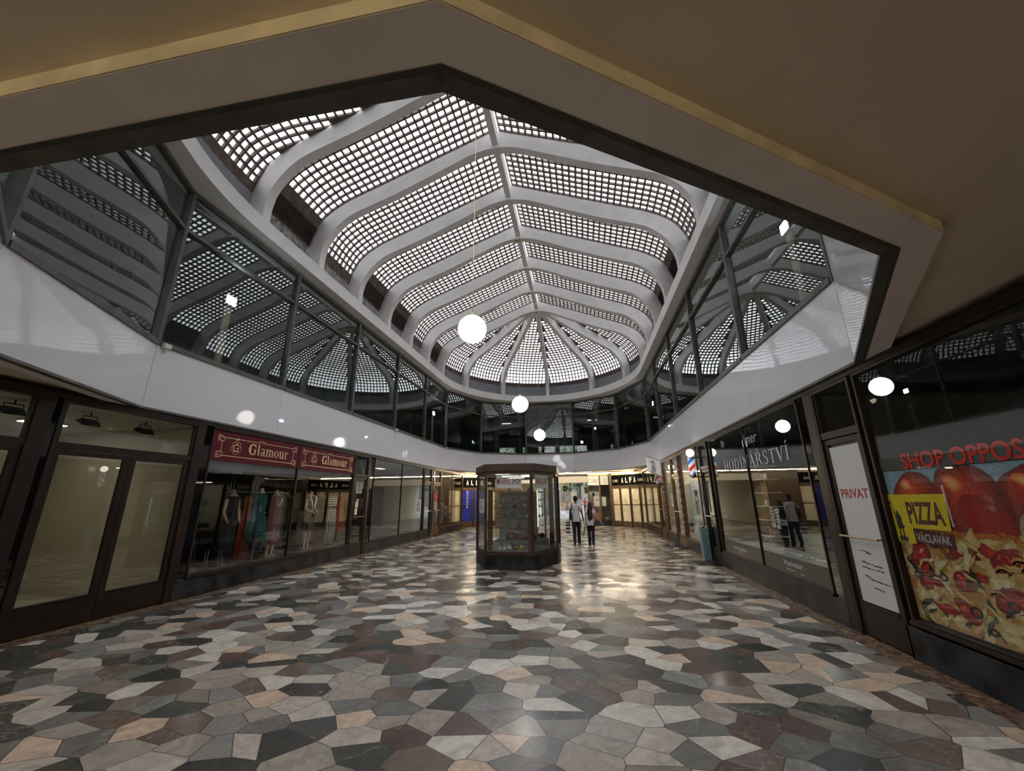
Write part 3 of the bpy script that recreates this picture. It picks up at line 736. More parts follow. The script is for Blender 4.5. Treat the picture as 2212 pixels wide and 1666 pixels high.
def header(fr, s0, s1, side, m=None):
    mb = MB(); fr.box(mb, s0, s1, -.11, .03, 3.045, 3.125); struct(mb.build('wall_%s_header' % side, m or M['frame']))

# ---- left side
header(FL, -3, 18.9, 'left'); header(FL, 18.9, 23.6, 'left', M['gold'])
door(FL, [(2.15, 2.9), (3.08, 3.90)], handle=0)
post(FL, 4.03, 4.18, 'left'); post(FL, 4.18, 4.28, 'left', M['blackglass'], 0); post(FL, 4.28, 4.29, 'left')
door(FL, [(4.385, 5.20), (5.38, 6.20)], handle=0)
post(FL, 6.33, 6.47, 'left', z0=0); post(FL, 6.47, 6.63, 'left', M['blackglass'], 0, z0=.315)
plinth(FL, 6.43, 11.76, 'left')
display_window(FL, [(6.67, 9.15), (9.19, 11.71)])
door(FL, [(11.89, 12.49)], fw=.08)
post(FL, 12.62, 12.72, 'left'); post(FL, 12.72, 12.96, 'left', M['blackglass'], 0); 
plinth(FL, 12.74, 17.58, 'left')
display_window(FL, [(13.03, 15.225), (15.245, 17.46)])
door(FL, [(17.68, 18.33)], fw=.07, gl=M['glass'])
post(FL, 18.46, 18.55, 'left'); post(FL, 18.55, 18.74, 'left', M['blackglass'], 0); post(FL, 18.74, 18.80, 'left', M['chrome'], .02)
door(FL, [(18.98, 19.62)], fw=.07, m=M['gold'])
plinth(FL, 19.76, 23.55, 'left')
display_window(FL, [(19.83, 21.6), (21.62, 23.47)], m=M['gold'], z0=.36)
# near wall of shop front behind the camera's left
post(FL, -3, 2.0, 'left')
# ---- right side
header(FRT, -3, 12.55, 'right'); header(FRT, 12.55, 23.75, 'right', M['gold'])
plinth(FRT, 1.2, 5.38, 'right'); post(FRT, -3, 1.2, 'right')
display_window(FRT, [(1.3, 5.24)], z0=.40)
door(FRT, [(5.46, 6.08)], fw=.08)
post(FRT, 6.215, 6.41, 'right'); post(FRT, 6.41, 6.60, 'right', M['blackglass'], 0, z0=.3)
plinth(FRT, 6.36, 11.34, 'right')
display_window(FRT, [(6.66, 8.895), (8.915, 11.15)])
door(FRT, [(11.52, 12.10)], fw=.08)
post(FRT, 12.24, 12.30, 'right'); post(FRT, 12.30, 12.50, 'right', M['blackglass'], 0)
plinth(FRT, 12.55, 14.85, 'right'); plinth(FRT, 16.2, 18.2, 'right'); plinth(FRT, 19.45, 23.7, 'right')
display_window(FRT, [(12.6, 14.70)], m=M['gold'])
door(FRT, [(15.0, 15.98)], fw=.10, m=M['gold'])
display_window(FRT, [(16.28, 17.68)], m=M['gold'])
door(FRT, [(18.45, 19.2)], fw=.10, m=M['gold'])
post(FRT, 17.9, 18.2, 'right', M['gold'])
display_window(FRT, [(19.5, 23.65)], m=M['gold'])
# returns at the far corners (clear glass corners)
FRET_L = Fr((XL, 23.58), (-1, 0), (0, 1)); FRET_R = Fr((XR, 23.75), (1, 0), (0, 1))
for fr, nm_ in ((FRET_L, 'left'), (FRET_R, 'right')):
    display_window(fr, [(.03, 1.75)], m=M['gold']); plinth(fr, .0, 1.8, nm_); header(fr, 0, 1.8, nm_, M['gold'])
# rooms
room('empty_shop', FL, 1.9, 6.5, 3.6, M['olive'], M['olive'], M['offwhite'])
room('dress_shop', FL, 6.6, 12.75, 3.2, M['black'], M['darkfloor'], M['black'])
room('grey_shop', FL, 12.85, 18.5, 3.6, M['greywall'], M['greywall'], M['offwhite'])
M['brownwall'] = mat('brown_shop_wall', (.20, .11, .06), .6)
mb = MB(); FL.box(mb, 18.8, 22.6, -3.2, -3.1, 0, 3.05); FL.box(mb, 18.75, 18.82, -3.1, -.1, 0, 3.05); struct(mb.build('wall_kids_shop', M['brownwall']))
mb = MB(); FL.box(mb, 18.8, 23.5, -3.1, -.1, 3.02, 3.06); struct(mb.build('ceiling_kids_shop', M['offwhite']))
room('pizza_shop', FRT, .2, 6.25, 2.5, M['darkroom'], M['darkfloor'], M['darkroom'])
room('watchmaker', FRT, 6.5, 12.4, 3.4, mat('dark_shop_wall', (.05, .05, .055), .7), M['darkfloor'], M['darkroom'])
M['barberwall'] = mat('barber_cream_wall', (.66, .60, .48), .6)
room('barber', FRT, 12.55, 17.95, 3.4, M['barberwall'], mat('barber_floor', (.30, .22, .14), .35), M['offwhite'])
mb = MB(); FRT.box(mb, 18.1, 23.6, -4.0, -3.9, 0, 3.05); FRT.box(mb, 18.05, 18.12, -4, -.1, 0, 3.05); struct(mb.build('wall_corner_showcase', M['barberwall']))
mb = MB(); FRT.box(mb, 18.1, 23.7, -3.9, -.1, 3.02, 3.06); struct(mb.build('ceiling_corner_showcase', M['offwhite']))

# ---------------------------------------------------------------- far end: diagonal cinema fronts
P1, P2 = Vector((1.71, 26.13)), Vector((3.31, 24.29)); tR = (P2-P1).normalized(); FKR = Fr(P1, tR, (-tR.y*-1 if False else tR.y, -tR.x))
if FKR.n.y > 0: FKR = Fr(P1, tR, -FKR.n.xy)
Q1, Q2 = Vector((-8.6, 24.1)), Vector((-5.6, 26.5)); tL = (Q2-Q1).normalized(); FKL = Fr(Q1, tL, (tL.y, -tL.x))
def cinema(fr, s0, s1, fills, side, sign_s, kino):
    """fills: (s0, s1, material) door panes"""
    mb = MB(); fr.box(mb, s0, s1, -.2, 0, 2.97, 3.2); struct(mb.build('wall_%s_cinema_header' % side, M['bandface']))
    mb = MB(); fr.box(mb, s0, s1, -.25, -.12, 0, 3.0); struct(mb.build('wall_%s_cinema_back' % side, M['darkroom']))
    sb = thing('cinema_sign', 'long black cinema sign board with cream letters above %s' % ('the cream panelled doors' if side == 'far_right' else 'the blue exchange doors'), 'sign', fr.P((s0+s1)/2, .05, 2.7))
    mb = MB(sb.location); fr.box(mb, sign_s[0], sign_s[1], -.06, .05, 2.385, 2.965); mb.build('board', M['matteblack'], sb)
    for txt, c, w, z0, h in kino:
        vs, fs = spaced(txt, .50 if h > .2 else .72); mb = MB(sb.location); put2d(fr, vs, fs, c, z0, w, h, .054, mb); mb.build('lettering', M['creamletter'], sb)
    for i, lv in enumerate(fills):
        cnt['door'] += 1
        a, b, m_ = lv
        dw = thing('door_%d' % cnt['door'], None, None, fr.P((a+b)/2, 0, 0), kind='structure')
        mb = MB(dw.location); fw = .055
        fr.box(mb, a-fw, a, -.07, .0, 0, 2.30); fr.box(mb, b, b+fw, -.07, .0, 0, 2.30); fr.box(mb, a, b, -.07, 0, 2.18, 2.30); fr.box(mb, a, b, -.07, 0, 0, .31)
        fr.box(mb, a, b, -.05, .01, 1.25, 1.27)
        lf = mb.build('door_leaf', M['goldbrown'], dw, bevel=.003)
        mb = MB(dw.location); fr.box(mb, a, b, -.045, -.035, .31, 2.18); mb.build('backing_board', m_, lf)
    mb = MB(); fr.box(mb, s0, s1, -.08, -.01, 2.30, 2.39); struct(mb.build('wall_%s_cinema_rail' % side, M['goldbrown']))
M['matteblack'] = mat('matte_black_board', (.004, .004, .004), .9, spec=.05)
M['goldbrown'] = mat('golden_brown_metal', (.095, .056, .027), .4, noise_amt=.2)
M['creamletter'] = emis('cream_letters', (.85, .80, .55), .12)
cinema(FKR, -.02, 4.6, [(.02, .58, M['cream']), (.735, 1.36, M['cream']), (1.52, 2.10, M['cream']), (2.25, 2.84, M['cream']), (3.0, 3.6, M['cream']), (3.75, 4.4, M['cream'])], 'far_right', (.0, 4.3),
       [('KINO', .38, .40, 2.55, .15), ('ALFA', 1.44, 1.12, 2.49, .30), ('KINO', 2.35, .36, 2.55, .15)])
cinema(FKL, -.6, 3.85, [(.55, 1.22, M['cream']), (1.44, 2.08, M['blue']), (2.26, 2.9, M['blue']), (3.05, 3.7, M['cream'])], 'far_left', (-.5, 3.8),
       [('KINO', 1.05, .40, 2.55, .15), ('ALFA', 2.22, 1.15, 2.49, .30), ('KINO', 3.2, .36, 2.55, .15)])
vs, fs = [], []
for i, ch in enumerate('EXCHANGE'):
    a, b = text_mesh(ch, .01); x0 = min(v[0] for v in a); x1 = max(v[0] for v in a); y0 = min(v[1] for v in a); y1 = max(v[1] for v in a); n_ = len(vs)
    vs += [((v[0]-x0)/(x1-x0), (v[1]-y0)/(y1-y0)-i*1.16, 0) for v in a]; fs += [tuple(n_+k for k in f) for f in b]
for c in (1.76, 2.58):
    mb = MB(); put2d(FKL, vs, fs, c, 1.12, .12, 1.03, -.008, mb)
    tag(mb.build('exchange_lettering', M['white']), 'white vertical EXCHANGE lettering on the %s blue door' % ('first' if c < 2 else 'second, half hidden'), 'sign')
# graffiti on the cream boards
for c, z, s_ in ((.30, 1.42, 1.0), (1.05, 1.45, .6), (1.82, 1.45, 1.2)):
    rnd = random.Random(int(c*100)); pts = [FKR.P(c-.14*s_+.035*s_*i, -.005, z+rnd.uniform(-.07, .09)*s_) for i in range(9)]
    mb = MB(); mb.tube(pts, .006, 5); tag(mb.build('graffiti_scrawl', M['ink']), {30: 'grey scrawled graffiti on the first cream door panel', 105: 'small grey scrawl on the second cream door panel', 182: 'looping black graffiti tag on the third cream door panel'}[int(round(c*100))], 'graffiti')

M['greige'] = mat('greige_panel', (.42, .40, .36), .7)
# passage to the street
PYR = .24; PYL = -4.02
wallbox('wall_passage_right', 1.70, 1.82, 26.4, 38, 0, 3.2, M['bandface'])
wallbox('wall_far_post_exit', PYR, PYR+.05, 26.3, 26.9, 0, 3.1, M['goldbrown']); wallbox('wall_far_post_cinema', 1.60, 1.72, 26.05, 26.36, 0, 3.1, M['goldbrown'])
FC = Fr((0, 26.3), (1, 0), (0, -1))
# CVRK shop front facing the hall
mb = MB(); mb.box(PYR, 1.62, 26.3, 26.42, 2.97, 3.2); struct(mb.build('wall_far_header', M['bandface']))
plinth(FC, PYR, 1.62, 'far'); display_window(FC, [(.30, .93), (1.03, 1.56)], z1=2.94, m=M['goldbrown'])
wallbox('wall_corner_shop_side', .26, .29, 26.95, 28.2, 0, 3, M['darkroom']); wallbox('wall_corner_shop_back', .3, 1.7, 28.2, 28.3, 0, 3, M['darkroom'])
def board(fr, nm_, s0, s1, z0, z1, d, m, label, cat, lines=(), t=.012):
    o = thing(nm_, label, cat, fr.P((s0+s1)/2, d, z0))
    mb = MB(o.location); fr.box(mb, s0, s1, d-t, d, z0, z1); mb.build('panel', m, o)
    for l in lines:
        txt, c, z, w, h, mm = l[:6]
        text_on(fr, txt, c, z, w, h, d+.003, mm, o, l[6] if len(l) > 6 else .0, off=o.location)
    return o
board(FC, 'shop_sign', .27, .95, 2.40, 2.97, .035, M['paper'], 'white CVRK sign panel above the corner shop window', 'sign', [('CVRK', .61, 2.52, .56, .28, M['ink'], -.02)])
o = board(FC, 'notice_board', 1.05, 1.52, 2.42, 2.96, .035, M['paper'], 'white printed notice beside the CVRK sign', 'notice')
mb = MB(o.location)
for j in range(6): FC.box(mb, 1.12, 1.45, .035, .038, 2.52+.065*j, 2.535+.065*j)
mb.build('print_lines', M['ink'], o)
pinkish = mat('pink_dress_fabric', (.55, .22, .26), .8, noise_amt=.4, noise_scale=12)
wallbox('wall_corner_shop_partition', .32, .98, 27.2, 27.25, .02, 3.0, M['offwhite'])
# mannequin-like pink dress and boards in the corner window
o = thing('mannequin', 'mannequin in a pink patterned dress in the CVRK corner window', 'mannequin', (.55, 26.85, .37))
mb = MB(o.location); mb.lathe([(.20, .0), (.22, .35), (.15, .75), (.17, 1.05), (.15, 1.2), (.05, 1.27)], 20, (.58, 26.85, .42), .8, .6); mb.build('dress', pinkish, o, smooth=True)
mb = MB(o.location); mb.lathe([(.05, 0), (.045, .08), (.085, .16), (.08, .26), (.02, .31)], 14, (.58, 26.85, 1.66)); mb.build('head', M['ink'], o, smooth=True)
mb = MB(o.location); mb.tube([(.58, 26.85, .0), (.58, 26.85, .6)], .015, 8); mb.build('stand', M['chrome'], o)
mb = MB(); mb.box(1.0, 1.58, 26.45, 27.0, 0, .37); struct(mb.build('floor_corner_window_platform', M['darkfloor']))
board(FC, 'menu_board', .58, .93, 1.15, 1.75, -.05, M['paper'], 'white price board with black pictures in the CVRK corner window', 'board', [('NET', .75, 1.45, .22, .14, M['ink'])])
board(FC, 'notice_board', 1.06, 1.32, 1.15, 1.70, -.05, M['paper'], 'blank cream notice in the dark half of the CVRK corner window', 'notice')
mb = MB(); mb.box(.66, .95, 26.45, 26.64, .02, .75); tag(mb.build('storage_box', mat('orange_card', (.40, .15, .06), .7), bevel=.01), 'orange cardboard box on the corner window floor under the pink dress', 'box')
mb = MB(); mb.sphere((1.3, 26.56, .43), .07, 12, 8, .7); mb.sphere((1.40, 26.56, .42), .055, 12, 8, .8); tag(mb.build('plush_toy', M['paper'], smooth=True), 'small pale toy lying in the dark half of the corner window', 'toy')
# mirrored solid unit on the other side of the passage
mb = MB(); mb.box(-5.7, PYL, 26.3, 26.5, 0, 3.2); struct(mb.build('wall_far_unit', M['goldbrown']))
wallbox('wall_passage_left', PYL-.1, PYL, 26.5, 38, 0, 3.2, M['bandface'])
# dropped soffit sign box over the opening
mb = MB(); mb.box(PYL, PYR, 26.3, 26.45, 2.575, 2.97); struct(mb.build('trim_4', M['greige']))
for nm_, a, b in (('wall_street_left', XC-13.2, PYL-.1), ('wall_street_right', 1.7, XC+13.2)): wallbox(nm_, a, b, 38.0, 38.2, 0, 3.0, M['offwhite'])

# fluorescent tubes along the far soffit
for k in range(9):
    x0 = -7.25+k*1.14
    o = thing('fluorescent_tube_light', None, 'light', (x0+.56, 24.62, 3.06), 'tube lights in a row under the far soffit')
    o['label'] = '%s fluorescent tube in the soffit row, counting from the clothes shop corner' % ORD[k]
    mb = MB(o.location); mb.box(x0, x0+1.12, 24.60, 24.66, 3.065, 3.11); mb.build('housing', M['white'], o)
    mb = MB(o.location); mb.tube([(x0+.03, 24.63, 3.048), (x0+1.09, 24.63, 3.048)], .016, 10); mb.build('tube', M['tube'], o, smooth=True)
# unseen fittings added behind the viewer to light the near ceiling
for k in range(4):
    for x0 in (-5.5, -.6):
        y = -2.0-2.6*k
        o = thing('fluorescent_tube_light', '%s added warm fluorescent tube on the unseen entrance passage ceiling, %s row' % (ORD[k], 'dress shop' if x0 < -3 else 'pizza shop'), 'light', (x0, y, 3.14), 'added tube lights over the entrance passage')
        mb = MB(o.location); mb.box(x0, x0+1.2, y-.03, y+.03, 3.145, 3.19); mb.build('housing', M['white'], o)
        mb = MB(o.location); mb.tube([(x0+.03, y, 3.128), (x0+1.17, y, 3.128)], .016, 10); mb.build('tube', M['tube2'], o, smooth=True)

# ---------------------------------------------------------------- pendant globes
GL = [('large white globe lamp hanging nearest over the hall', 6.69, 4.70), ('white globe lamp hanging above the mineral kiosk roof', 12.58, 4.60), ('smallest white globe lamp hanging in front of the far gallery', 18.56, 4.49)]
for lab, y, z in GL:
    o = thing('globe_pendant_lamp', lab, 'lamp', (XC, y, z), 'white globe lamps hanging in a row')
    mb = MB(o.location); mb.sphere((XC, y, z), .265, 40, 24); gb_ = mb.build('globe', M['globe'], o, smooth=True)
    mb = MB(o.location); mb.tube([(XC, y, z+.25), (XC, y, 10.78)], .007, 6); mb.build('cord', M['brass'], o)
    mb = MB(o.location); mb.lathe([(.07, 0), (.075, .03), (.03, .06), (.02, .09)], 16, (XC, y, z+.245)); mb.build('cap', M['brass'], gb_, smooth=True)
    mb = MB(o.location); mb.lathe([(.02, 0), (.085, .02), (.085, .05)], 16, (XC, y, 10.76)); mb.build('ceiling_rose', M['brass'], o, smooth=True)

# ---------------------------------------------------------------- gallery floodlights on wooden posts
FLD = [(-7.62, 6.93, 5.98, 'bright floodlight on a plank post behind the gallery glass above the red sign', True),
       (-7.62, 19.65, 6.01, 'small floodlight on a thin post behind the glazing over the grey shop', True),
       (3.98, 7.10, 6.42, 'bright floodlight on a pale plank post behind the gallery glass over the watchmaker', True),
       (3.82, 21.1, 6.31, 'small distant floodlight behind the gallery glass over the barber', False),
       (.95, 26.2, 5.95, 'tiny floodlight deep inside the far gallery', False)]
for x, y, z, lab, pst in FLD:
    o = thing('floodlight', lab, 'floodlight', (x, y, ZB+.9))
    sx = 1 if x < XC else -1
    if x > 0 and y > 25: sx = 0
    mb = MB(o.location)
    mb.box(x-.02, x+.02, y-.075 if pst else y-.02, y+.075 if pst else y+.02, ZB+.9, z-.14); mb.build('post', M['wood'] if pst else M['frame_grey'], o)
    mb = MB(o.location); mb.box(x-.05, x+.05, y-.15, y+.15, z-.12, z+.13); mb.build('housing', M['black'], o, bevel=.01)
    mb = MB(o.location); r_ = .055
    if sx: mb.box(x+sx*.052, x+sx*.06, y-.12, y+.12, z-.09, z+.10)
    else: mb.box(x-.045, x+.045, y-.165, y-.155, z-.06, z+.06)
    mb.build('lamp_face', M['flood'], o)
# strip lights on the far gallery ceiling
for x, y, lab in ((-5.6, 30.0, 'short strip light on the slatted gallery ceiling above the exchange side'), (.9, 30.0, 'short strip light on the slatted gallery ceiling above the passage')):
    mb = MB(); mb.box(x-.35, x+.35, y-.04, y+.04, ZR0-.20, ZR0-.05); tag(mb.build('strip_light', emis('strip_light_face', (.8, .9, 1), 1.2)), lab, 'light')

# ================================================================== SHOP CONTENTS, LEFT SIDE
def arc_pts(cx, cz, r, a0, a1, n=14): return [(cx+r*math.cos(R(a0+(a1-a0)*i/n)), cz+r*math.sin(R(a0+(a1-a0)*i/n))) for i in range(n+1)]
def ribbon(fr, mb, pts, w, d):
    """flat stroke drawn on a wall frame through (s, z) points; s measured in reading direction"""
    vs = []
    for i, p in enumerate(pts):
        a, b = pts[max(i-1, 0)], pts[min(i+1, len(pts)-1)]; t = Vector((b[0]-a[0], b[1]-a[1])).normalized(); n_ = Vector((-t.y, t.x))*w/2
        vs += [fr.P(fr.k*(p[0]+n_.x), d, p[1]+n_.y), fr.P(fr.k*(p[0]-n_.x), d, p[1]-n_.y)]
    mb.add(vs, [(2*i, 2*i+1, 2*i+3, 2*i+2) for i in range(len(pts)-1)])
def glamour_sign(s0, s1, lab):
    z0, z1 = 2.42, 3.0; w = s1-s0; o = thing('shop_sign', lab, 'sign', FL.P((s0+s1)/2, -.012, z0), 'dress shop fascia signs')
    mb = MB(o.location); FL.box(mb, s0, s1, -.021, -.006, z0, z1); mb.build('sign_board', M['burgundy'], o)
    d = -.004; mb = MB(o.location); a, b, c, e = s0+.20, s1-.20, z0+.105, z1-.115
    ribbon(FL, mb, [(a+.05, e), (s0+w*.46, e)], .012, d); ribbon(FL, mb, [(s0+w*.54, e), (b-.05, e)], .012, d)
    ribbon(FL, mb, [(a+.05, c), (b-.05, c)], .014, d); ribbon(FL, mb, [(a, c+.06), (a, e-.06)], .012, d); ribbon(FL, mb, [(b, c+.06), (b, e-.06)], .012, d)
    for sx, cx in ((1, a), (-1, b)):
        for sz, cz in ((1, c), (-1, e)):
            for (ox, oz, r, a0, a1) in ((.0, .03, .05, -90, 150), (-.075, .045, .028, 0, 330), (-.075, -.015, .028, 30, 360), (-.03, .0, .03, 180, 400)):
                pts = [(cx+sx*(ox+r*math.cos(R(t))), cz+sz*(oz+r*math.sin(R(t)))) for t in [a0+(a1-a0)*k/14 for k in range(15)]]
                ribbon(FL, mb, pts, .012, d)
    m_ = s0+w*.5
    for k in (-2, -1, 0, 1, 2): ribbon(FL, mb, arc_pts(m_+k*.038, e+(.012 if k else .02), .022, 0+k*20, 250+k*20), .008, d)
    # monogram rosette with a G
    gx, gz = s0+w*.225, (c+e)/2
    for k in range(5):
        t = R(-90+k*72); ribbon(FL, mb, arc_pts(gx+.075*math.cos(t), gz+.075*math.sin(t), .062, math.degrees(t)-110, math.degrees(t)+110), .007, d)
    ribbon(FL, mb, arc_pts(gx, gz, .070, 40, 320), .020, d); ribbon(FL, mb, [(gx-.005, gz-.005), (gx+.065, gz-.005)], .014, d); ribbon(FL, mb, [(gx+.055, gz-.07), (gx+.055, gz)], .018, d)
    ribbon(FL, mb, [(gx-.04, gz+.155), (gx+.04, gz+.17)], .016, d); ribbon(FL, mb, [(gx+.01, gz+.18), (gx+.03, gz+.215)], .012, d)
    mb.build('border_ornament', M['goldletter'], o)
    vs, fs = serif_text('Glamour', .035); mb = MB(o.location); put2d(FL, vs, fs, s0+w*.60, z0+.185, w*.485, .245, -.003, mb)
    mb.build('lettering', M['goldletter'], o)
glamour_sign(6.675, 9.145, 'burgundy Glamour sign with gold letters over the first dress window'); glamour_sign(9.195, 11.705, 'burgundy Glamour sign with gold letters beside the dress shop door')
M['greyband'] = mat('grey_blind', (.10, .105, .115), .6)
mb = MB(); FL.box(mb, 6.67, 11.72, -.12, -.10, 2.20, 2.42); tag(mb.build('pelmet_board', M['greyband']), 'dark grey pelmet strip under the two burgundy signs', 'pelmet')
mb = MB(); FL.box(mb, 6.62, 11.74, -1.3, -.11, .0, .36); FL.box(mb, 11.74, 12.72, -1.3, -.35, .0, .36); struct(mb.build('floor_window_platform', mat('window_platform', (.10, .055, .035), .35)))

def fabric(name, col, kind=None, col2=(.7, .7, .68), scale=20, rough=.85):
    m, nt, b = nm(name); b.inputs['Roughness'].default_value = rough; b.inputs['Base Color'].default_value = (*col, 1)
    if kind:
        N = nt.nodes.new; L = nt.links.new; tc = N('ShaderNodeTexCoord'); mx = N('ShaderNodeMix'); mx.data_type = 'RGBA'
        mx.inputs[6].default_value = (*col, 1); mx.inputs[7].default_value = (*col2, 1)
        if kind in ('hstripe', 'vstripe'):
            s = N('ShaderNodeSeparateXYZ'); L(tc.outputs['Object'], s.inputs[0])
            if kind == 'hstripe': src = s.outputs[2]
            else:
                a = N('ShaderNodeMath'); a.operation = 'ARCTAN2'; L(s.outputs[1], a.inputs[0]); L(s.outputs[0], a.inputs[1]); src = a.outputs[0]
            w = N('ShaderNodeMath'); w.operation = 'MULTIPLY'; w.inputs[1].default_value = scale; L(src, w.inputs[0])
            sn = N('ShaderNodeMath'); sn.operation = 'SINE'; L(w.outputs[0], sn.inputs[0])
            g = N('ShaderNodeMath'); g.operation = 'GREATER_THAN'; g.inputs[1].default_value = 0; L(sn.outputs[0], g.inputs[0]); L(g.outputs[0], mx.inputs[0])
        elif kind == 'dots':
            v = N('ShaderNodeTexVoronoi'); v.inputs['Scale'].default_value = scale; v.inputs['Randomness'].default_value = .35; L(tc.outputs['Object'], v.inputs['Vector'])
            g = N('ShaderNodeMath'); g.operation = 'LESS_THAN'; g.inputs[1].default_value = .26; L(v.outputs['Distance'], g.inputs[0]); L(g.outputs[0], mx.inputs[0])
        elif kind == 'floral':
            n = N('ShaderNodeTexNoise'); n.inputs['Scale'].default_value = scale; n.inputs['Detail'].default_value = 4; L(tc.outputs['Object'], n.inputs['Vector'])
            r = N('ShaderNodeMapRange'); r.inputs[1].default_value = .48; r.inputs[2].default_value = .56; L(n.outputs['Fac'], r.inputs[0]); L(r.outputs[0], mx.inputs[0])
        elif kind == 'hemfloral':
            s = N('ShaderNodeSeparateXYZ'); L(tc.outputs['Object'], s.inputs[0])
            n = N('ShaderNodeTexNoise'); n.inputs['Scale'].default_value = scale; n.inputs['Detail'].default_value = 3; L(tc.outputs['Object'], n.inputs['Vector'])
            ad = N('ShaderNodeMath'); ad.operation = 'MULTIPLY_ADD'; ad.inputs[1].default_value = .5; L(n.outputs['Fac'], ad.inputs[0]); L(s.outputs[2], ad.inputs[2])
            cr = N('ShaderNodeValToRGB'); cr.color_ramp.interpolation = 'LINEAR'; e = cr.color_ramp.elements
            e[0].position = .15; e[0].color = (.42, .34, .26, 1); e[1].position = 1.0; e[1].color = (*col, 1)
            for p, c in ((.42, (.40, .33, .26)), (.50, (.30, .03, .05)), (.62, (.36, .05, .08)), (.70, (.42, .36, .30)), (.80, (.32, .22, .22)), (.84, (*col,))):
                q = e.new(p); q.color = (*c, 1)
            L(ad.outputs[0], cr.inputs[0]); L(cr.outputs[0], b.inputs['Base Color']); return m
        L(mx.outputs[2], b.inputs['Base Color'])
    return m
def folds(n, amp, start=.3):
    return lambda v, t: (amp*max(0, (start-v)/start)*math.sin(n*t+1.3*v) if v < start else 0)
def garment(x, y, z0, prof, m, label, cat='dress', body=True, legs=False, arms=False, group=None, nfold=9, amp=.10, start=.6, flat=.62, collar=None, belt=None, name='dress_mannequin', rot=0, neck=True, hem_tilt=0):
    o = thing(name, label, cat, (x, y, z0), group)
    mb = MB(o.location); mb.lathe(prof, 40, (x, y, z0), flat, 1.1, wob=folds(nfold, amp, start), caps=False)
    if hem_tilt:
        mb.v = [(v[0], v[1], v[2]+hem_tilt*max(0, (.9-v[2]))*v[1]*1.4) for v in mb.v]
    d = mb.build('dress', m, o, smooth=True); so = d.modifiers.new('cloth_thickness', 'SOLIDIFY'); so.thickness = .006
    ztop = prof[-1][1]
    if not legs:
        mb = MB(o.location); mb.lathe([(.11, .0), (.11, .012), (.016, .02), (.012, prof[0][1]+.25)], 16, (x, y, ZP)); mb.build('stand', M['chrome'], o, smooth=True)
    if body:
        mb = MB(o.location); mb.lathe([(.07, ztop-.14), (.15, ztop-.08), (.13, ztop-.02), (.055, ztop+.04), (.048, ztop+.10), (.03, ztop+.12)], 20, (x, y, z0), .6, 1)
        mb.build('bust', M['skin_manq'], o, smooth=True)
    if legs:
        for s in (-1, 1):
            mb = MB(o.location); zl = prof[0][1]+.12
            mb.tube([(x, y+s*.085, z0+zl), (x+.01, y+s*.08, z0+zl*.62), (x, y+s*.075, z0+.10), (x+.01, y+s*.075, z0+.03)], [.062, .052, .030, .034], 12)
            mb.tube([(x-.02, y+s*.075, z0+.02), (x+.09, y+s*.085, z0+.015), (x+.13, y+s*.09, z0+.012)], [.03, .03, .014], 10)
            mb.build('leg', M['skin_manq'], o, smooth=True)
    if arms:
        for s, an in ((-1, arms), (1, arms)):
            mb = MB(o.location); zs = z0+ztop-.10
            mb.tube([(x, y+s*.15, zs), (x+.02, y+s*.20, zs-.26), (x+.05+.12*an, y+s*(.20-.1*an), zs-.48+.16*an), (x+.08+.16*an, y+s*(.19-.13*an), zs-.54+.17*an)], [.042, .034, .026, .02], 10)
            mb.build('arm', M['skin_manq'], o, smooth=True)
    if belt:
        mb = MB(o.location); mb.lathe([(belt[1], belt[0]-.02), (belt[1]+.004, belt[0]), (belt[1], belt[0]+.02)], 30, (x, y, z0), flat, 1, caps=False); mb.build('belt', belt[2], o, smooth=True)
    if collar:
        mb = MB(o.location)
        for s in (-1, 1):
            a = [(x+.118, y+s*.02, z0+ztop-.40), (x+.128, y+s*.09, z0+ztop-.22), (x+.10, y+s*.15, z0+ztop-.06), (x+.06, y+s*.09, z0+ztop+.01), (x+.115, y+s*.035, z0+ztop-.2)]
            mb.add(a+[(p[0]-.012, p[1], p[2]) for p in a], [(0, 1, 2, 3, 4), (9, 8, 7, 6, 5)]+[(i, (i+1) % 5, 5+(i+1) % 5, 5+i) for i in range(5)])
        mb.build('collar', collar, o)
    return o
X0 = XL-.55; ZP = .36
P_LONG = [(.30, .14), (.26, .45), (.20, .80), (.145, .98), (.15, 1.05), (.175, 1.25), (.155, 1.38), (.10, 1.42)]
P_MID = [(.27, .34), (.25, .55), (.20, .84), (.14, 1.0), (.145, 1.05), (.172, 1.25), (.155, 1.38), (.10, 1.42)]
P_SLIM = [(.19, .14), (.18, .45), (.155, .80), (.125, .98), (.13, 1.05), (.155, 1.25), (.14, 1.38), (.09, 1.42)]
P_KNEE = [(.215, .50), (.205, .62), (.19, .84), (.14, 1.0), (.145, 1.05), (.172, 1.25), (.15, 1.38), (.08, 1.42)]
# hanging rail with hooks
o = thing('clothes_rail', 'chrome clothes rail hung on paired rods in the first dress window', 'rail', (X0-.1, 8.1, 1.9))
mb = MB(o.location); mb.tube([(X0-.15, 7.9, 1.85), (X0-.15, 9.8, 1.85)], .013, 10); mb.build('rail', M['chrome'], o, smooth=True)
for y in (8.02, 8.68):
    mb = MB(o.location)
    mb.tube([(X0-.15, y-.045, 3.0), (X0-.15, y-.045, 1.93), (X0-.15, y-.02, 1.86), (X0-.15, y+.02, 1.86), (X0-.15, y+.045, 1.93), (X0-.15, y+.045, 3.0)], .009, 8); mb.build('hanger_rod', M['chrome'], o, smooth=True)
F = {}
F['teal'] = fabric('teal_green_chiffon', (.0, .055, .06)); F['orange'] = fabric('orange_red_satin', (.42, .045, .015), rough=.5)
F['mauve'] = fabric('mauve_floral_print', (.15, .065, .075), 'hemfloral', scale=7); F['navy'] = fabric('dark_navy_cloth', (.007, .008, .011))
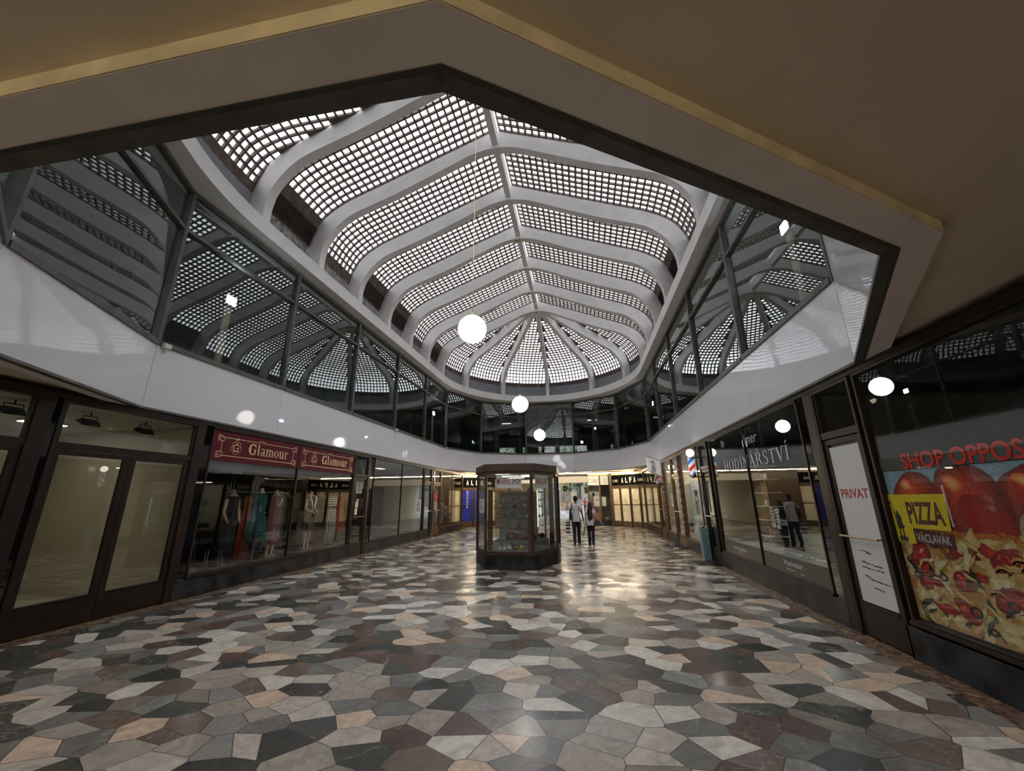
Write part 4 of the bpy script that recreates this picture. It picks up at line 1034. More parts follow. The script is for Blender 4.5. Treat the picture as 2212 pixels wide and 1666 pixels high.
F['dots'] = fabric('black_with_white_dots', (.006, .006, .007), 'dots', (.62, .60, .52), 34); F['vstripe'] = fabric('navy_white_vertical_stripe', (.015, .018, .03), 'vstripe', (.62, .62, .6), 17)
F['hstripe'] = fabric('navy_white_horizontal_stripe', (.015, .018, .03), 'hstripe', (.62, .62, .6), 95); F['coral'] = fabric('coral_pleated_cloth', (.50, .085, .055))
F['cream'] = fabric('cream_cloth', (.42, .38, .30)); F['grey'] = fabric('grey_green_cloth', (.07, .07, .06)); F['pinkb'] = fabric('dusty_pink_cloth', (.26, .10, .085))
F['darkfl'] = fabric('black_floral_cloth', (.01, .01, .012), 'floral', (.20, .16, .17), 16)
garment(X0-.45, 7.35, ZP, P_LONG, F['navy'], 'long black evening gown, dimmest garment at the corner of the first dress window', amp=.06)
garment(X0-.12, 8.06, ZP, P_SLIM, F['navy'], 'dark navy dress with a small white tag on its shoulder', amp=.05, arms=.3)
garment(X0-.2, 8.60, ZP-.02, [(.16, .03), (.15, .5), (.13, .9), (.09, 1.15), (.12, 1.35), (.06, 1.42)], F['orange'], 'narrow floor-length orange red gown hanging beside the teal dress', 'dress', body=False, nfold=7, amp=.16, name='hanging_gown', flat=.5)
garment(X0-.3, 8.74, ZP-.02, [(.09, .03), (.09, .5), (.08, .9), (.06, 1.2), (.02, 1.3)], F['grey'], 'grey blue pleated skirt hanging behind the teal dress hem', 'dress', body=False, nfold=7, amp=.16, name='hanging_skirt', flat=.5)
garment(X0+.14, 8.58, ZP+.04, P_MID, F['teal'], 'teal green chiffon dress with a silver brooch at the waist', amp=.12, belt=(.98, .148, F['teal']), hem_tilt=-.9)
mb = MB(); mb.sphere((X0+.245, 8.64, ZP+1.02), .022, 10, 6); tag(mb.build('brooch', M['chrome'], smooth=True), 'silver brooch pinned on the teal green dress', 'brooch')
garment(X0+.08, 9.14, ZP, [(.215, .30), (.21, .55), (.19, .85), (.165, 1.05), (.17, 1.25), (.15, 1.38), (.10, 1.42)], F['mauve'], 'long mauve dress with red flowers towards its pale hem', amp=.07, legs=True, collar=None)
mb = MB()
for s in (-1, 1):
    a = [(X0+.205, 9.14, ZP+1.12), (X0+.20, 9.14+s*.10, ZP+1.30), (X0+.16, 9.14+s*.11, ZP+1.37), (X0+.205, 9.14+s*.02, ZP+1.19)]; mb.add(a, [(0, 1, 2, 3)])
tag(mb.build('lace_neckline', M['white']), 'white lace neckline draped on the mauve floral dress', 'lace collar')
garment(X0-.45, 9.95, ZP, P_SLIM, F['grey'], 'dark open coat dimly seen behind the window mullion', body=True, amp=.05)
garment(X0-.6, 10.40, ZP, P_SLIM, F['navy'], 'dark jacket with pale piping standing behind the polka dot dress', amp=.05)
garment(X0+.0, 10.58, ZP, P_KNEE, F['dots'], 'black polka dot dress with a wide white collar', legs=True, arms=.9, collar=M['white'], amp=.03, belt=(1.0, .145, M['white']))
garment(X0-.35, 10.82, ZP, [(.17, .10), (.17, .5), (.15, .95), (.12, 1.0)], F['cream'], 'long cream skirt standing behind the polka dot dress', 'dress', body=False, nfold=8, amp=.08, name='hanging_skirt')
garment(X0-.5, 11.28, ZP, P_SLIM, F['cream'], 'pale cream gown standing between the dotted and striped dresses', legs=True, amp=.05)
garment(X0-.55, 11.80, ZP, P_SLIM, F['grey'], 'grey green coat standing behind the striped outfit', amp=.05)
o = garment(X0+.02, 11.60, ZP, [(.20, .10), (.185, .7), (.15, 1.0), (.148, 1.04)], F['vstripe'], 'navy and white striped two-piece outfit in the second dress window', body=False, amp=.05)
mb = MB(o.location); mb.lathe([(.152, 1.10), (.165, 1.2), (.172, 1.3), (.16, 1.40)], 36, (X0+.02, 11.60, ZP), .62, 1, caps=False); mb.build('top', F['hstripe'], o, smooth=True)
mb = MB(o.location); mb.lathe([(.142, 1.03), (.145, 1.11)], 30, (X0+.02, 11.60, ZP), .62, 1, caps=False); mb.build('waist_band', F['pinkb'], o, smooth=True)
mb = MB(o.location); mb.lathe([(.03, 0), (.02, .38)], 12, (X0+.02, 11.60, ZP)); mb.build('stand', M['chrome'], o, smooth=True)
garment(X0-.75, 12.2, ZP, P_SLIM, F['darkfl'], 'black floral dress half hidden behind the striped outfit', amp=.05)
garment(X0-.12, 12.22, ZP, P_MID, F['coral'], 'coral pleated dress at the door end of the second dress window', amp=.09)
for k, y in enumerate((7.34, 7.65)):
    o = thing('chrome_stand', 'pair of thin chrome stand rods on the platform %s' % ('by the first dark gown' if k == 0 else 'under the navy dress'), 'stand', (X0+.2, y, ZP))
    for dy in (-.03, .03):
        mb = MB(o.location); mb.tube([(X0+.2, y+dy, ZP), (X0+.2, y+dy, ZP+.34)], .008, 8); mb.build('rod', M['chrome'], o, smooth=True)

# papers in windows and on doors
def sheet(fr, nm_, s0, s1, z0, z1, d, lab, m=None, lines=0, cat='notice'):
    o = thing(nm_, lab, cat, fr.P((s0+s1)/2, d, z0)); mb = MB(o.location); fr.box(mb, s0, s1, d-.003, d, z0, z1); mb.build('sheet', m or M['paper'], o)
    if lines:
        mb = MB(o.location); a, b = sorted((s0, s1)); rn = random.Random(int(s0*100+z0*10))
        for j in range(lines):
            z = z1-(z1-z0)*(.12+.76*j/lines); ww = (b-a)*rn.uniform(.25, .36); fr.box(mb, (a+b)/2-ww, (a+b)/2+ww, d, d+.002, z-(z1-z0)*.18/lines, z+(z1-z0)*.12/lines)
        mb.build('print_lines', M['ink'], o)
    return o
sheet(FL, 'paper_notice', 16.73, 17.36, 1.05, 1.63, -.020, 'white notice with black print in the grey shop window', lines=7)
sheet(FL, 'paper_notice', 12.0, 12.35, 1.85, 2.18, -.025, 'pale notice at the top of the dress shop door', M['greywall'], 6)
sheet(FL, 'paper_label', 12.08, 12.20, 1.62, 1.67, -.024, 'tiny white card on the dress shop door', None, 0, 'card')
sheet(FL, 'paper_label', 12.02, 12.18, 1.42, 1.60, -.024, 'upper yellow sticker on the dress shop door', M['cream'], 0, 'sticker')
sheet(FL, 'paper_label', 12.02, 12.16, 1.20, 1.40, -.024, 'lower yellow sticker on the dress shop door', M['cream'], 0, 'sticker')
# painted grey triangles standing in for the transom reflections
for fr, s0, s1, lab in ((FL, 11.86, 12.58, 'painted grey triangle for the reflection in the dress shop door transom'), (FL, 17.66, 18.38, 'painted grey triangle for the reflection in the grey shop door transom'), (FRT, 11.46, 12.16, 'painted grey triangle for the reflection in the watchmaker door transom')):
    mb = MB(); a, b = (s0, s1) if fr is FL else (s1, s0)
    mb.add([fr.P(a+(b-a)*.05, -.12, 2.52), fr.P(a+(b-a)*.45, -.12, 2.98), fr.P(b-(b-a)*.03, -.12, 2.5)], [(0, 1, 2), (2, 1, 0)]); mb.add([fr.P(a+(b-a)*.45, -.10, 2.98), fr.P(b-(b-a)*.12, -.10, 2.50), fr.P(b-(b-a)*.18, -.10, 2.50)], [(0, 1, 2)])
    tag(mb.build('transom_reflection', M['greywall']), lab, 'reflection')

# empty shop: hung floodlights and a white air unit
for k, (y, d, lab) in enumerate(((5.02, -.62, 'black square spotlight under the empty shop ceiling, above the first door leaf'), (5.86, -.62, 'black square spotlight under the empty shop ceiling, above the second door leaf'), (4.12, -.62, 'black track spotlight in the cut-off front of the empty shop'))):
    p = FL.P(y, d, 2.86); o = thing('ceiling_spotlight', lab, 'spotlight', p)
    mb = MB(o.location); mb.tube([p+Vector((0, -.10, 0)), p+Vector((0, -.10, .10)), p+Vector((0, .10, .10)), p+Vector((0, .10, 0))], .009, 6); mb.tube([p+Vector((0, 0, .10)), p+Vector((0, 0, .17))], .012, 6); mb.build('bracket', M['black'], o)
    mb = MB(o.location); c, s_ = math.cos(.45), math.sin(.45)
    def tr(u, v, w): return p+Vector((u*c+w*s_, v, -u*s_+w*c))
    vs = [tr(*q) for q in ((-.09, -.13, -.02), (.09, -.13, -.02), (.09, .13, -.02), (-.09, .13, -.02), (-.06, -.09, .045), (.06, -.09, .045), (.06, .09, .045), (-.06, .09, .045))]
    mb.add(vs, [(0, 3, 2, 1), (4, 5, 6, 7), (0, 1, 5, 4), (1, 2, 6, 5), (2, 3, 7, 6), (3, 0, 4, 7)]); lh_ = mb.build('lamp_housing', M['black'], o)
    mb = MB(o.location); mb.add([tr(*q) for q in ((-.07, -.11, -.023), (-.07, .11, -.023), (.07, .11, -.023), (.07, -.11, -.023))], [(0, 1, 2, 3)]); mb.build('lamp_glass', M['greywall'], lh_)
mb = MB(); FL.box(mb, 4.5, 5.1, -3.58, -3.38, 2.0, 2.32); tag(mb.build('air_conditioner', M['white'], bevel=.02), 'white wall air unit at the back of the empty shop', 'air conditioner')
mb = MB(); FL.box(mb, 3.9, 4.05, -3.59, -3.57, 1.2, 1.42); tag(mb.build('wall_switch_panel', M['white'], bevel=.004), 'small white switch panel on the back wall of the empty shop', 'switch')

# ceiling lights inside shops; empty, grey and watchmaker ones added to brighten them
M['shoplamp'] = emis('shop_ceiling_lamp', (1, .88, .70), 26)
M['shopfill_mid'] = emis('shop_fill_lamp_soft', (1, .92, .76), 16)
M['shopfill_low'] = emis('shop_fill_lamp_low', (1, .92, .78), 1.4)
M['shoplampb'] = emis('barber_ceiling_lamp', (1, .90, .74), 75)
M['shoplamp_dim'] = emis('shop_ceiling_lamp_dim', (1, .94, .86), 3.5)
def shop_lamp(fr, s, d, m, lab, w=.6, h=.12):
    o = thing('ceiling_light_fitting', lab, 'light', fr.P(s, d, 3.0)); mb = MB(o.location); fr.box(mb, s-w/2, s+w/2, d-h, d+h, 2.985, 3.02); mb.build('housing', M['white'], o)
    mb = MB(o.location); fr.box(mb, s-w/2+.02, s+w/2-.02, d-h+.02, d+h-.02, 2.975, 2.985); mb.build('diffuser', m, o)
shop_lamp(FL, 3.6, -2.2, M['shopfill_mid'], 'added ceiling light panel in the empty shop, towards its cut-off end')
shop_lamp(FL, 5.4, -2.2, M['shopfill_mid'], 'added ceiling light panel in the empty shop behind the double door')
shop_lamp(FL, 14.4, -1.8, M['shoplamp_dim'], 'added ceiling light panel in the grey shop near its first pane')
shop_lamp(FL, 16.8, -1.8, M['shoplamp_dim'], 'added ceiling light panel in the grey shop near its notice')
shop_lamp(FL, 21.0, -1.4, M['shoplamp'], 'ceiling light in the clothes shop with bronze frames')
shop_lamp(FRT, 13.6, -.9, M['shoplampb'], 'bright ceiling light bar in the barber shop above the coiled column', .55, .07)
shop_lamp(FRT, 16.6, -1.3, M['shoplampb'], 'bright ceiling light bar in the barber shop behind the hanging flag', .9, .1)
shop_lamp(FRT, 21.8, -1.6, M['shoplamp'], 'ceiling light in the empty corner showcase')
shop_lamp(FRT, 9.2, -2.2, M['shopfill_low'], 'added ceiling light panel inside the watchmaker shop')
shop_lamp(FC, .65, -.9, M['shoplamp_dim'], 'ceiling light in the corner shop with the pink dress', .4, .1)

# bronze-framed clothes shop: mannequin, kids' clothes, hanging goods
XK = XL-.5
F['oliveshirt'] = fabric('olive_shirt', (.36, .34, .14)); F['shorts'] = fabric('pale_floral_shorts', (.46, .50, .46), 'floral', (.25, .36, .34), 14)
F['lightblue'] = fabric('light_blue_denim', (.12, .24, .30)); F['blackw'] = fabric('black_white_print', (.015, .015, .02), 'floral', (.45, .42, .45), 9)
o = thing('mannequin', 'bald mannequin in an olive shirt and pale shorts in the bronze-framed window', 'mannequin', (XK, 20.45, .36))
z = .36
mb = MB(o.location)
for s in (-1, 1): mb.tube([(XK, 20.45+s*.09, z+.75), (XK+.02, 20.45+s*.10, z+.42), (XK, 20.45+s*.10, z+.06)], [.075, .05, .035], 12); mb.tube([(XK-.03, 20.45+s*.10, z+.04), (XK+.15, 20.45+s*.11, z+.03)], [.035, .03], 10)
mb.lathe([(.03, 1.42), (.05, 1.45), (.045, 1.5), (.085, 1.58), (.092, 1.66), (.07, 1.75), (.01, 1.78)], 18, (XK, 20.45, z), 1, .85)
for s in (-1, 1): mb.tube([(XK, 20.45+s*.2, z+1.36), (XK+.06, 20.45+s*.27, z+1.1), (XK+.16, 20.45+s*.2, z+.95)], [.045, .036, .028], 10)
mb.build('body', M['skin_manq'], o, smooth=True)
mb = MB(o.location); mb.lathe([(.17, .85), (.175, 1.0), (.19, 1.2), (.215, 1.36), (.09, 1.46)], 24, (XK, 20.45, z), .62, 1); 
for s in (-1, 1): mb.tube([(XK, 20.45+s*.16, z+1.38), (XK+.05, 20.45+s*.26, z+1.17)], [.075, .07], 12)
mb.build('shirt', F['oliveshirt'], o, smooth=True)
mb = MB(o.location)
for s in (-1, 1): mb.tube([(XK, 20.45+s*.06, z+.90), (XK+.01, 20.45+s*.10, z+.66), (XK+.01, 20.45+s*.11, z+.44)], [.11, .105, .10], 14)
mb.build('shorts', F['shorts'], o, smooth=True)
mb = MB(); mb.tube([(XK+.14, 20.34, z+1.38), (XK+.155, 20.45, z+1.1), (XK+.13, 20.62, z+.92)], .025, 8); mb.box(XK+.06, XK+.2, 20.55, 20.85, z+.62, z+.9)
tag(mb.build('shoulder_bag', M['ink'], bevel=.01), 'dark shoulder bag slung across the olive-shirted mannequin', 'bag')
def doll(y, h, m1, m2, lab):
    o = thing('child_mannequin', lab, 'mannequin', (XK+.05, y, .36)); c = (XK+.05, y, .36)
    mb = MB(o.location); mb.lathe([(.07*h, .78*h), (.05*h, .80*h), (.095*h, .86*h), (.10*h, .93*h), (.01, 1.0*h)], 14, c); 
    for s in (-1, 1): mb.tube([(c[0], y+s*.055*h, c[2]+.4*h), (c[0], y+s*.06*h, c[2]+.02)], [.05*h, .035*h], 8)
    mb.build('body', M['skin_manq'], o, smooth=True)
    mb = MB(o.location); mb.lathe([(.13*h, .42*h), (.14*h, .6*h), (.15*h, .74*h), (.05*h, .79*h)], 16, c, .7, 1); mb.build('top', m1, o, smooth=True)
    mb = MB(o.location); mb.lathe([(.13*h, .12*h), (.13*h, .3*h), (.12*h, .44*h)], 16, c, .7, 1); mb.build('trousers', m2, o, smooth=True)
doll(21.25, 1.12, F['lightblue'], F['lightblue'], 'child mannequin in light blue denim in the bronze-framed window')
doll(21.9, .95, F['blackw'], F['navy'], 'child mannequin in a black and white print top beside the denim one')
doll(22.5, .85, F['blackw'], F['darkfl'], 'smallest child mannequin in dark print at the window corner')
for k, (y, m, lab) in enumerate(((20.9, F['pinkb'], 'brown red jacket hanging behind the olive-shirted mannequin'), (21.5, F['blackw'], 'black and white scarf hanging high in the bronze-framed window'), (19.9, F['darkfl'], 'dark patterned coat hanging beside the bronze shop door'))):
    mb = MB(); mb.lathe([(.16, 0), (.18, .4), (.15, .75), (.03, .85)], 20, (XK-.5, y, 1.35), .4, 1, wob=folds(8, .12, .9)); tag(mb.build('hanging_garment', m, smooth=True), lab, 'garment')
sheet(FL, 'door_poster', 19.02, 19.32, 1.55, 1.95, -.020, 'red poster strip high on the bronze shop door', M['redbright'], 0, 'poster')
sheet(FL, 'door_poster', 19.02, 19.28, 1.18, 1.54, -.020, 'white poster strip on the bronze shop door above its handle', M['paper'], 3, 'poster')

# ================================================================== SHOP CONTENTS, RIGHT SIDE
# watchmaker lettering, film and counters
o = thing('window_lettering', 'pale serif HODINÁŘSTVÍ lettering across the watchmaker window', 'sign', FRT.P(8.7, -.02, 2.40))
vs, fs = serif_text('HODINÁŘSTVÍ', .05); mb = MB(o.location); put2d(FRT, vs, fs, 8.73, 2.19, 3.12, .325, -.018, mb); mb.build('lettering', mat('frosted_white_film', (.62, .63, .64), .8), o)
text_on(FRT, 'lmer', 8.62, 2.645, .64, .20, -.018, mat('frosted_white_film_small', (.42, .43, .44), .8), o, 0, 'script_lettering', off=o.location, shear=.35)
mb = MB(); FRT.box(mb, 6.64, 8.895, -.0205, -.0195, .37, .655); FRT.box(mb, 8.915, 11.17, -.0205, -.0195, .37, .655)
o = tag(mb.build('window_film', mat('dark_brown_film', (.022, .016, .013), .25)), 'dark film band along the bottom of the watchmaker window', 'window film')
o = thing('window_lettering', 'small white Watchmaker lettering on the dark film band', 'sign', FRT.P(7.6, -.015, .5)); text_on(FRT, 'Watchmaker', 7.75, .512, .64, .09, -.016, M['white'], o, off=o.location); text_on(FRT, 'Watch service', 7.85, .455, .34, .025, -.016, M['white'], o, off=o.location); text_on(FRT, 'repairs', 7.48, .43, .14, .025, -.016, M['white'], o, off=o.location)
o = thing('window_lettering', 'small white Servis hodinek lettering on the dark film band', 'sign', FRT.P(10.1, -.015, .5)); text_on(FRT, 'Servis hodinek', 10.07, .50, .76, .07, -.016, M['white'], o, off=o.location); text_on(FRT, 'opravy', 10.1, .455, .2, .022, -.016, M['white'], o, off=o.location)
M['counterglass'] = M['glass_in']
M['palegreen'] = mat('pale_green_grey_laminate', (.42, .47, .42), .5)
o = thing('display_counter', 'low pale green window counter inside the watchmaker shop', 'counter', FRT.P(8.9, -.5, 0))
mb = MB(o.location); FRT.box(mb, 6.75, 10.9, -.75, -.12, .50, .62); mb.build('counter_top', M['palegreen'], o, bevel=.005)
mb = MB(o.location); FRT.box(mb, 6.75, 10.9, -.70, -.15, 0, .50); mb.build('base', M['darkroom'], o)
o = thing('glass_counter', 'glass-topped watch counter across the watchmaker shop', 'counter', FRT.P(8.9, -1.6, 0))
mb = MB(o.location); FRT.box(mb, 6.8, 10.2, -1.9, -1.35, 0, .85); mb.build('base', M['palegreen'], o, bevel=.01)
mb = MB(o.location); FRT.box(mb, 6.8, 10.2, -1.9, -1.35, .85, 1.15); mb.build('glass_case', M['glass_in'], o)
mb = MB(o.location); FRT.box(mb, 6.8, 10.2, -1.9, -1.35, 1.15, 1.165); mb.build('counter_top', M['glass_in'], o)
rn = random.Random(5)
M['silver'] = mat('silver_watch_metal', (.5, .48, .42), .25, metal=.8)
wl = ['silver', 'gold', 'black-strapped', 'steel', 'brown-strapped', 'white-faced']
for k in range(10):
    s = 6.95+k*.36; c = FRT.P(s, -.42, .62); mb = MB(); mb.lathe([(.03, 0), (.034, .012), (.03, .02)], 14, c); mb.tube([c+Vector((.0, -.03, .005)), c+Vector((.02, -.10, .003))], .012, 6); mb.tube([c+Vector((.0, .03, .005)), c+Vector((-.02, .10, .003))], .012, 6)
    tag(mb.build('wrist_watch', M['silver'] if k % 3 else M['brass'], smooth=True), '%s wrist watch, %s of the row on the window counter from the PRIVAT door' % (('silver', 'brass')[k % 3 == 0], ORD[k]), 'watch', 'watches in a row on the window counter')
for k, s in enumerate((7.0, 7.3, 7.65, 8.1, 8.6, 9.0)):
    p = FRT.P(s, -1.62, 1.165); mb = MB(); mb.box(p.x-.04, p.x+.04, p.y-.05, p.y+.05, p.z, p.z+.12+.04*(k % 3)); mb.tube([p+Vector((0, 0, .12)), p+Vector((0, 0, .2))], .03, 10)
    tag(mb.build('watch_stand', (M['silver'], M['paper'], M['black'])[k % 3], bevel=.004), ['small silver watch stand at the PRIVAT end of the glass counter', 'white watch stand second along the glass counter', 'black watch stand third along the glass counter', 'silver watch stand near the middle of the glass counter', 'white watch stand past the middle of the glass counter', 'black watch stand at the far end of the glass counter'][k], 'stand')
sheet(FRT, 'paper_notice', 8.15, 8.28, 1.10, 1.45, -.036, 'first narrow price list taped inside the watchmaker window', None, 5); sheet(FRT, 'paper_notice', 7.98, 8.10, 1.08, 1.42, -.036, 'second narrow price list taped inside the watchmaker window', None, 5)
sheet(FRT, 'paper_notice', 11.20, 11.28, 1.15, 1.52, -.02, 'thin opening hours slip beside the watchmaker door', None, 5)
sheet(FRT, 'wall_poster_reflection', 7.0, 10.6, 1.3, 2.6, -3.36, 'dark blue poster merged with a painted door reflection on the watchmaker back wall', M['navyposter_reflection'] if 'navyposter_reflection' in M else mat('navy_poster_reflection', (.015, .025, .16), .5), 0, 'poster')  # blue also stands in for the exchange door reflections
# glass display tower with small clocks
o = thing('display_tower', 'white-framed display tower of clocks inside the watchmaker shop', 'display case', FRT.P(10.6, -.9, 0))
mb = MB(o.location)
for z in (.3, .75, 1.1, 1.4, 1.7, 2.0, 2.3): FRT.box(mb, 10.3, 10.95, -1.15, -.75, z, z+.015)
mb.build('shelf', M['white'], o)
mb = MB(o.location)
for s in (10.3, 10.94):
    for d in (-1.15, -.76): FRT.box(mb, s, s+.012, d, d+.012, 0, 2.35)
mb.build('frame', M['chrome'], o)
cl = [('white', M['white']), ('silver', M['silver']), ('brown', M['brownprint']), ('red', M['red']), ('black', M['black'])]
zn = {.765: 'lowest', 1.115: 'second', 1.415: 'third', 1.715: 'fourth', 2.015: 'top'}
for z in zn:
    for j in range(3):
        nm2, mm = cl[(j+int(z*10)) % 5]; c = FRT.P(10.45+.18*j, -.92, z); mb = MB(); mb.box(c.x-.03, c.x+.03, c.y-.05, c.y+.05, c.z, c.z+.02)
        n_ = 18; vs = [(c.x+dx, c.y+.06*math.cos(2*PI*q/n_), c.z+.08+.06*math.sin(2*PI*q/n_)) for dx in (-.015, .015) for q in range(n_)]
        mb.add(vs, [tuple(range(n_)), tuple(range(2*n_-1, n_-1, -1))]+[(q, (q+1) % n_, n_+(q+1) % n_, n_+q) for q in range(n_)])
        tag(mb.build('table_clock', mm), '%s table clock, %s on the %s shelf of the display tower' % (nm2, ('first', 'middle', 'last')[j], zn[z]), 'clock', 'clocks in the display tower')

# PRIVAT door sheet
o = thing('door_sheet', 'white PRIVAT sheet covering the whole door pane', 'sign', FRT.P(5.77, -.02, .4))
mb = MB(o.location); FRT.box(mb, 5.455, 6.085, -.024, -.018, .395, 2.245); mb.build('sheet', M['paper'], o)
text_on(FRT, 'PRIVAT', 5.77, 1.595, .52, .115, -.016, M['red'], o, .018, off=o.location)
mb = MB(o.location); rn = random.Random(3)
for s0, s1, z in ((5.92, 5.78, .985), (5.80, 5.72, .965), (5.92, 5.88, .86), (5.88, 5.70, .85), (5.70, 5.62, .835), (5.93, 5.68, .80), (5.66, 5.57, .79), (5.92, 5.83, .70), (5.86, 5.63, .675), (5.60, 5.50, .66), (5.80, 5.66, .585)):
    s = s0
    while s > s1:
        e = s-rn.uniform(.02, .05); zz = z-(s0-s)*.08+rn.uniform(-.003, .003); hh = rn.uniform(.003, .008); FRT.box(mb, s, e, -.0175, -.0165, zz-hh, zz+hh); s = e
mb.build('torn_marks', M['ink'], o)

# pizza window poster ------------------------------------------------
def blob(cx, cz, rx, rz, n=28, irr=.12, rot=0, seed=0):
    rn = random.Random(seed); ph = [rn.uniform(0, 6.28) for _ in range(4)]; out = []
    for k in range(n):
        t = 2*PI*k/n; r = 1+irr*(math.sin(2*t+ph[0])*.5+math.sin(3*t+ph[1])*.5+math.sin(5*t+ph[2])*.35); x, z_ = rx*r*math.cos(t), rz*r*math.sin(t)
        out.append((cx+x*math.cos(rot)-z_*math.sin(rot), cz+x*math.sin(rot)+z_*math.cos(rot)))
    return out
class Print:
    """flat printed picture built from coloured patches with vertex colours; s is y of the right wall, decreasing to the reader's right"""
    def __init__(s, fr): s.fr = fr; s.v = []; s.f = []; s.c = []; s.d = 0
    def fan(s, pts, c0, c1, ctr=None, clip=None):
        if clip: pts = [(min(max(p[0], clip[0]), clip[1]), min(max(p[1], clip[2]), clip[3])) for p in pts]
        n = len(pts); cx = ctr or (sum(p[0] for p in pts)/n, sum(p[1] for p in pts)/n)
        if clip: cx = (min(max(cx[0], clip[0]), clip[1]), min(max(cx[1], clip[2]), clip[3]))
        b = len(s.v); s.v.append(s.fr.P(cx[0], s.d, cx[1])); s.c.append(c0)
        for p in pts: s.v.append(s.fr.P(p[0], s.d, p[1])); s.c.append(c1)
        for k in range(n): s.f.append((b, b+1+k, b+1+(k+1) % n))
        s.d += .00001
    def ring(s, cx, cz, r, w, c, clip):
        n = 20; b = len(s.v)
        if not (clip[0] < cx-r and cx+r < clip[1] and clip[2] < cz-r and cz+r < clip[3]): return
        for k in range(n):
            t = 2*PI*k/n
            for rr in (r, r-w): s.v.append(s.fr.P(cx+rr*math.cos(t), s.d, cz+rr*.8*math.sin(t))); s.c.append(c)
        for k in range(n): s.f.append((b+2*k, b+2*((k+1) % n), b+2*((k+1) % n)+1, b+2*k+1))
        s.d += .00001
    def build(s, name, mt, parent, off):
        me = bpy.data.meshes.new(name); me.from_pydata([tuple(Vector(v)-Vector(off)) for v in s.v], [], s.f); me.materials.append(mt)
        at = me.color_attributes.new('print', 'FLOAT_COLOR', 'POINT')
        for i, c in enumerate(s.c): at.data[i].color = (*srgb(c), 1)
        o = bpy.data.objects.new(name, me); COL.objects.link(o); o.parent = parent; return o
m, nt, b = nm('printed_food_picture'); b.inputs['Roughness'].default_value = .55
at = nt.nodes.new('ShaderNodeAttribute'); at.attribute_name = 'print'; nt.links.new(at.outputs['Color'], b.inputs['Base Color'])
g = nt.nodes.new('ShaderNodeNewGeometry'); nz = nt.nodes.new('ShaderNodeTexNoise'); nz.inputs['Scale'].default_value = 26; nz.inputs['Detail'].default_value = 6; nz.inputs['Distortion'].default_value = 1.5
nt.links.new(g.outputs['Position'], nz.inputs['Vector']); mr = nt.nodes.new('ShaderNodeMapRange'); mr.inputs[1].default_value = .3; mr.inputs[2].default_value = .7; mr.inputs[3].default_value = .72; mr.inputs[4].default_value = 1.25
nt.links.new(nz.outputs['Fac'], mr.inputs[0]); sc = nt.nodes.new('ShaderNodeVectorMath'); sc.operation = 'SCALE'; nt.links.new(at.outputs['Color'], sc.inputs[0]); nt.links.new(mr.outputs[0], sc.inputs['Scale']); nt.links.new(sc.outputs[0], b.inputs['Base Color'])
M['print'] = m
S0, S1 = 1.35, 5.235; ZL0, ZL1 = .42, 1.88; clip = (S0, S1, ZL0, ZL1)
o = thing('window_poster', 'large pizza and tomato picture filling the lower part of the window', 'poster', FRT.P(3.3, -.03, .42))
pr = Print(FRT); pr.d = -.048
def rect(s0, s1, z0, z1): return [(s0, z0), (s1, z0), (s1, z1), (s0, z1)]
pr.fan(rect(S1, S0, 1.25, ZL1), (150, 185, 198), (138, 172, 190))
def tomato(cx, cz, rx, rz, rot, seed, dark=(110, 12, 8)):
    pr.fan(blob(cx, cz, rx, rz, 36, .07, rot, seed), (226, 70, 28), dark, (cx+rx*.25, cz+rz*.45), clip)
    pr.fan(blob(cx-rx*.25, cz-rz*.35, rx*.66, rz*.5, 28, .08, rot, seed+1), (190, 22, 12), (150, 18, 10), None, clip)
    pr.fan(blob(cx+rx*.3, cz+rz*.52, rx*.26, rz*.2, 24, .12, rot, seed+2), (255, 205, 130), (232, 90, 36), None, clip)
tomato(4.87, 1.58, .28, .29, .5, 10); tomato(4.28, 1.55, .40, .34, .45, 20); tomato(3.68, 1.60, .32, .26, .2, 30); tomato(3.0, 1.58, .36, .3, -.2, 34); tomato(2.2, 1.60, .4, .28, .3, 38); tomato(1.7, 1.55, .33, .3, .0, 42)
pr.fan([(S1, .42), (S0, .42), (S0, 1.28), (2.2, 1.32), (3.0, 1.30), (3.6, 1.29), (4.2, 1.31), (4.5, 1.30), (S1, 1.22)], (200, 160, 86), (186, 130, 60), None, clip)
for k, (cx, cz, r) in enumerate(((3.72, 1.36, .18), (3.42, 1.50, .17), (2.7, 1.40, .18), (1.9, 1.42, .2))): pr.fan(blob(cx, cz, r*1.1, r, 28, .06, 0, 50+k), (232, 214, 180), (168, 140, 104), (cx+.05, cz+.05), clip)
rn = random.Random(11)
# crust edge, melted cheese, sauce, pepper strips, salami, basil, olives, noodles
for k in range(60): pr.fan(blob(S1-(S1-S0)*k/60, 1.285+rn.uniform(-.02, .02), .05, .02, 12, .3, rn.uniform(-.4, .4), 100+k), (216, 130, 48), (176, 78, 26), None, clip)
def scatter(n, rng, cols, rx, rz, irr, seed):
    rr = random.Random(seed)
    for k in range(n):
        cx = rr.uniform(S0+.05, S1-.03); cz = rr.uniform(.44, rng); f = rr.uniform(.6, 1.4); c0, c1 = rr.choice(cols)
        pr.fan(blob(cx, cz, rx*f, rz*f, 20, irr, rr.uniform(-1.2, 1.2), seed*100+k), c0, c1, None, clip)
cheese = [((238, 224, 170), (206, 176, 96)), ((230, 206, 140), (196, 150, 76)), ((240, 232, 196), (214, 190, 120))]
red_ = [((196, 34, 20), (150, 16, 12)), ((176, 20, 22), (112, 10, 12)), ((206, 60, 40), (160, 24, 18))]
green_ = [((70, 92, 34), (36, 50, 20)), ((44, 60, 28), (20, 28, 14))]
brown_ = [((150, 96, 52), (104, 58, 28)), ((96, 60, 36), (60, 34, 20))]
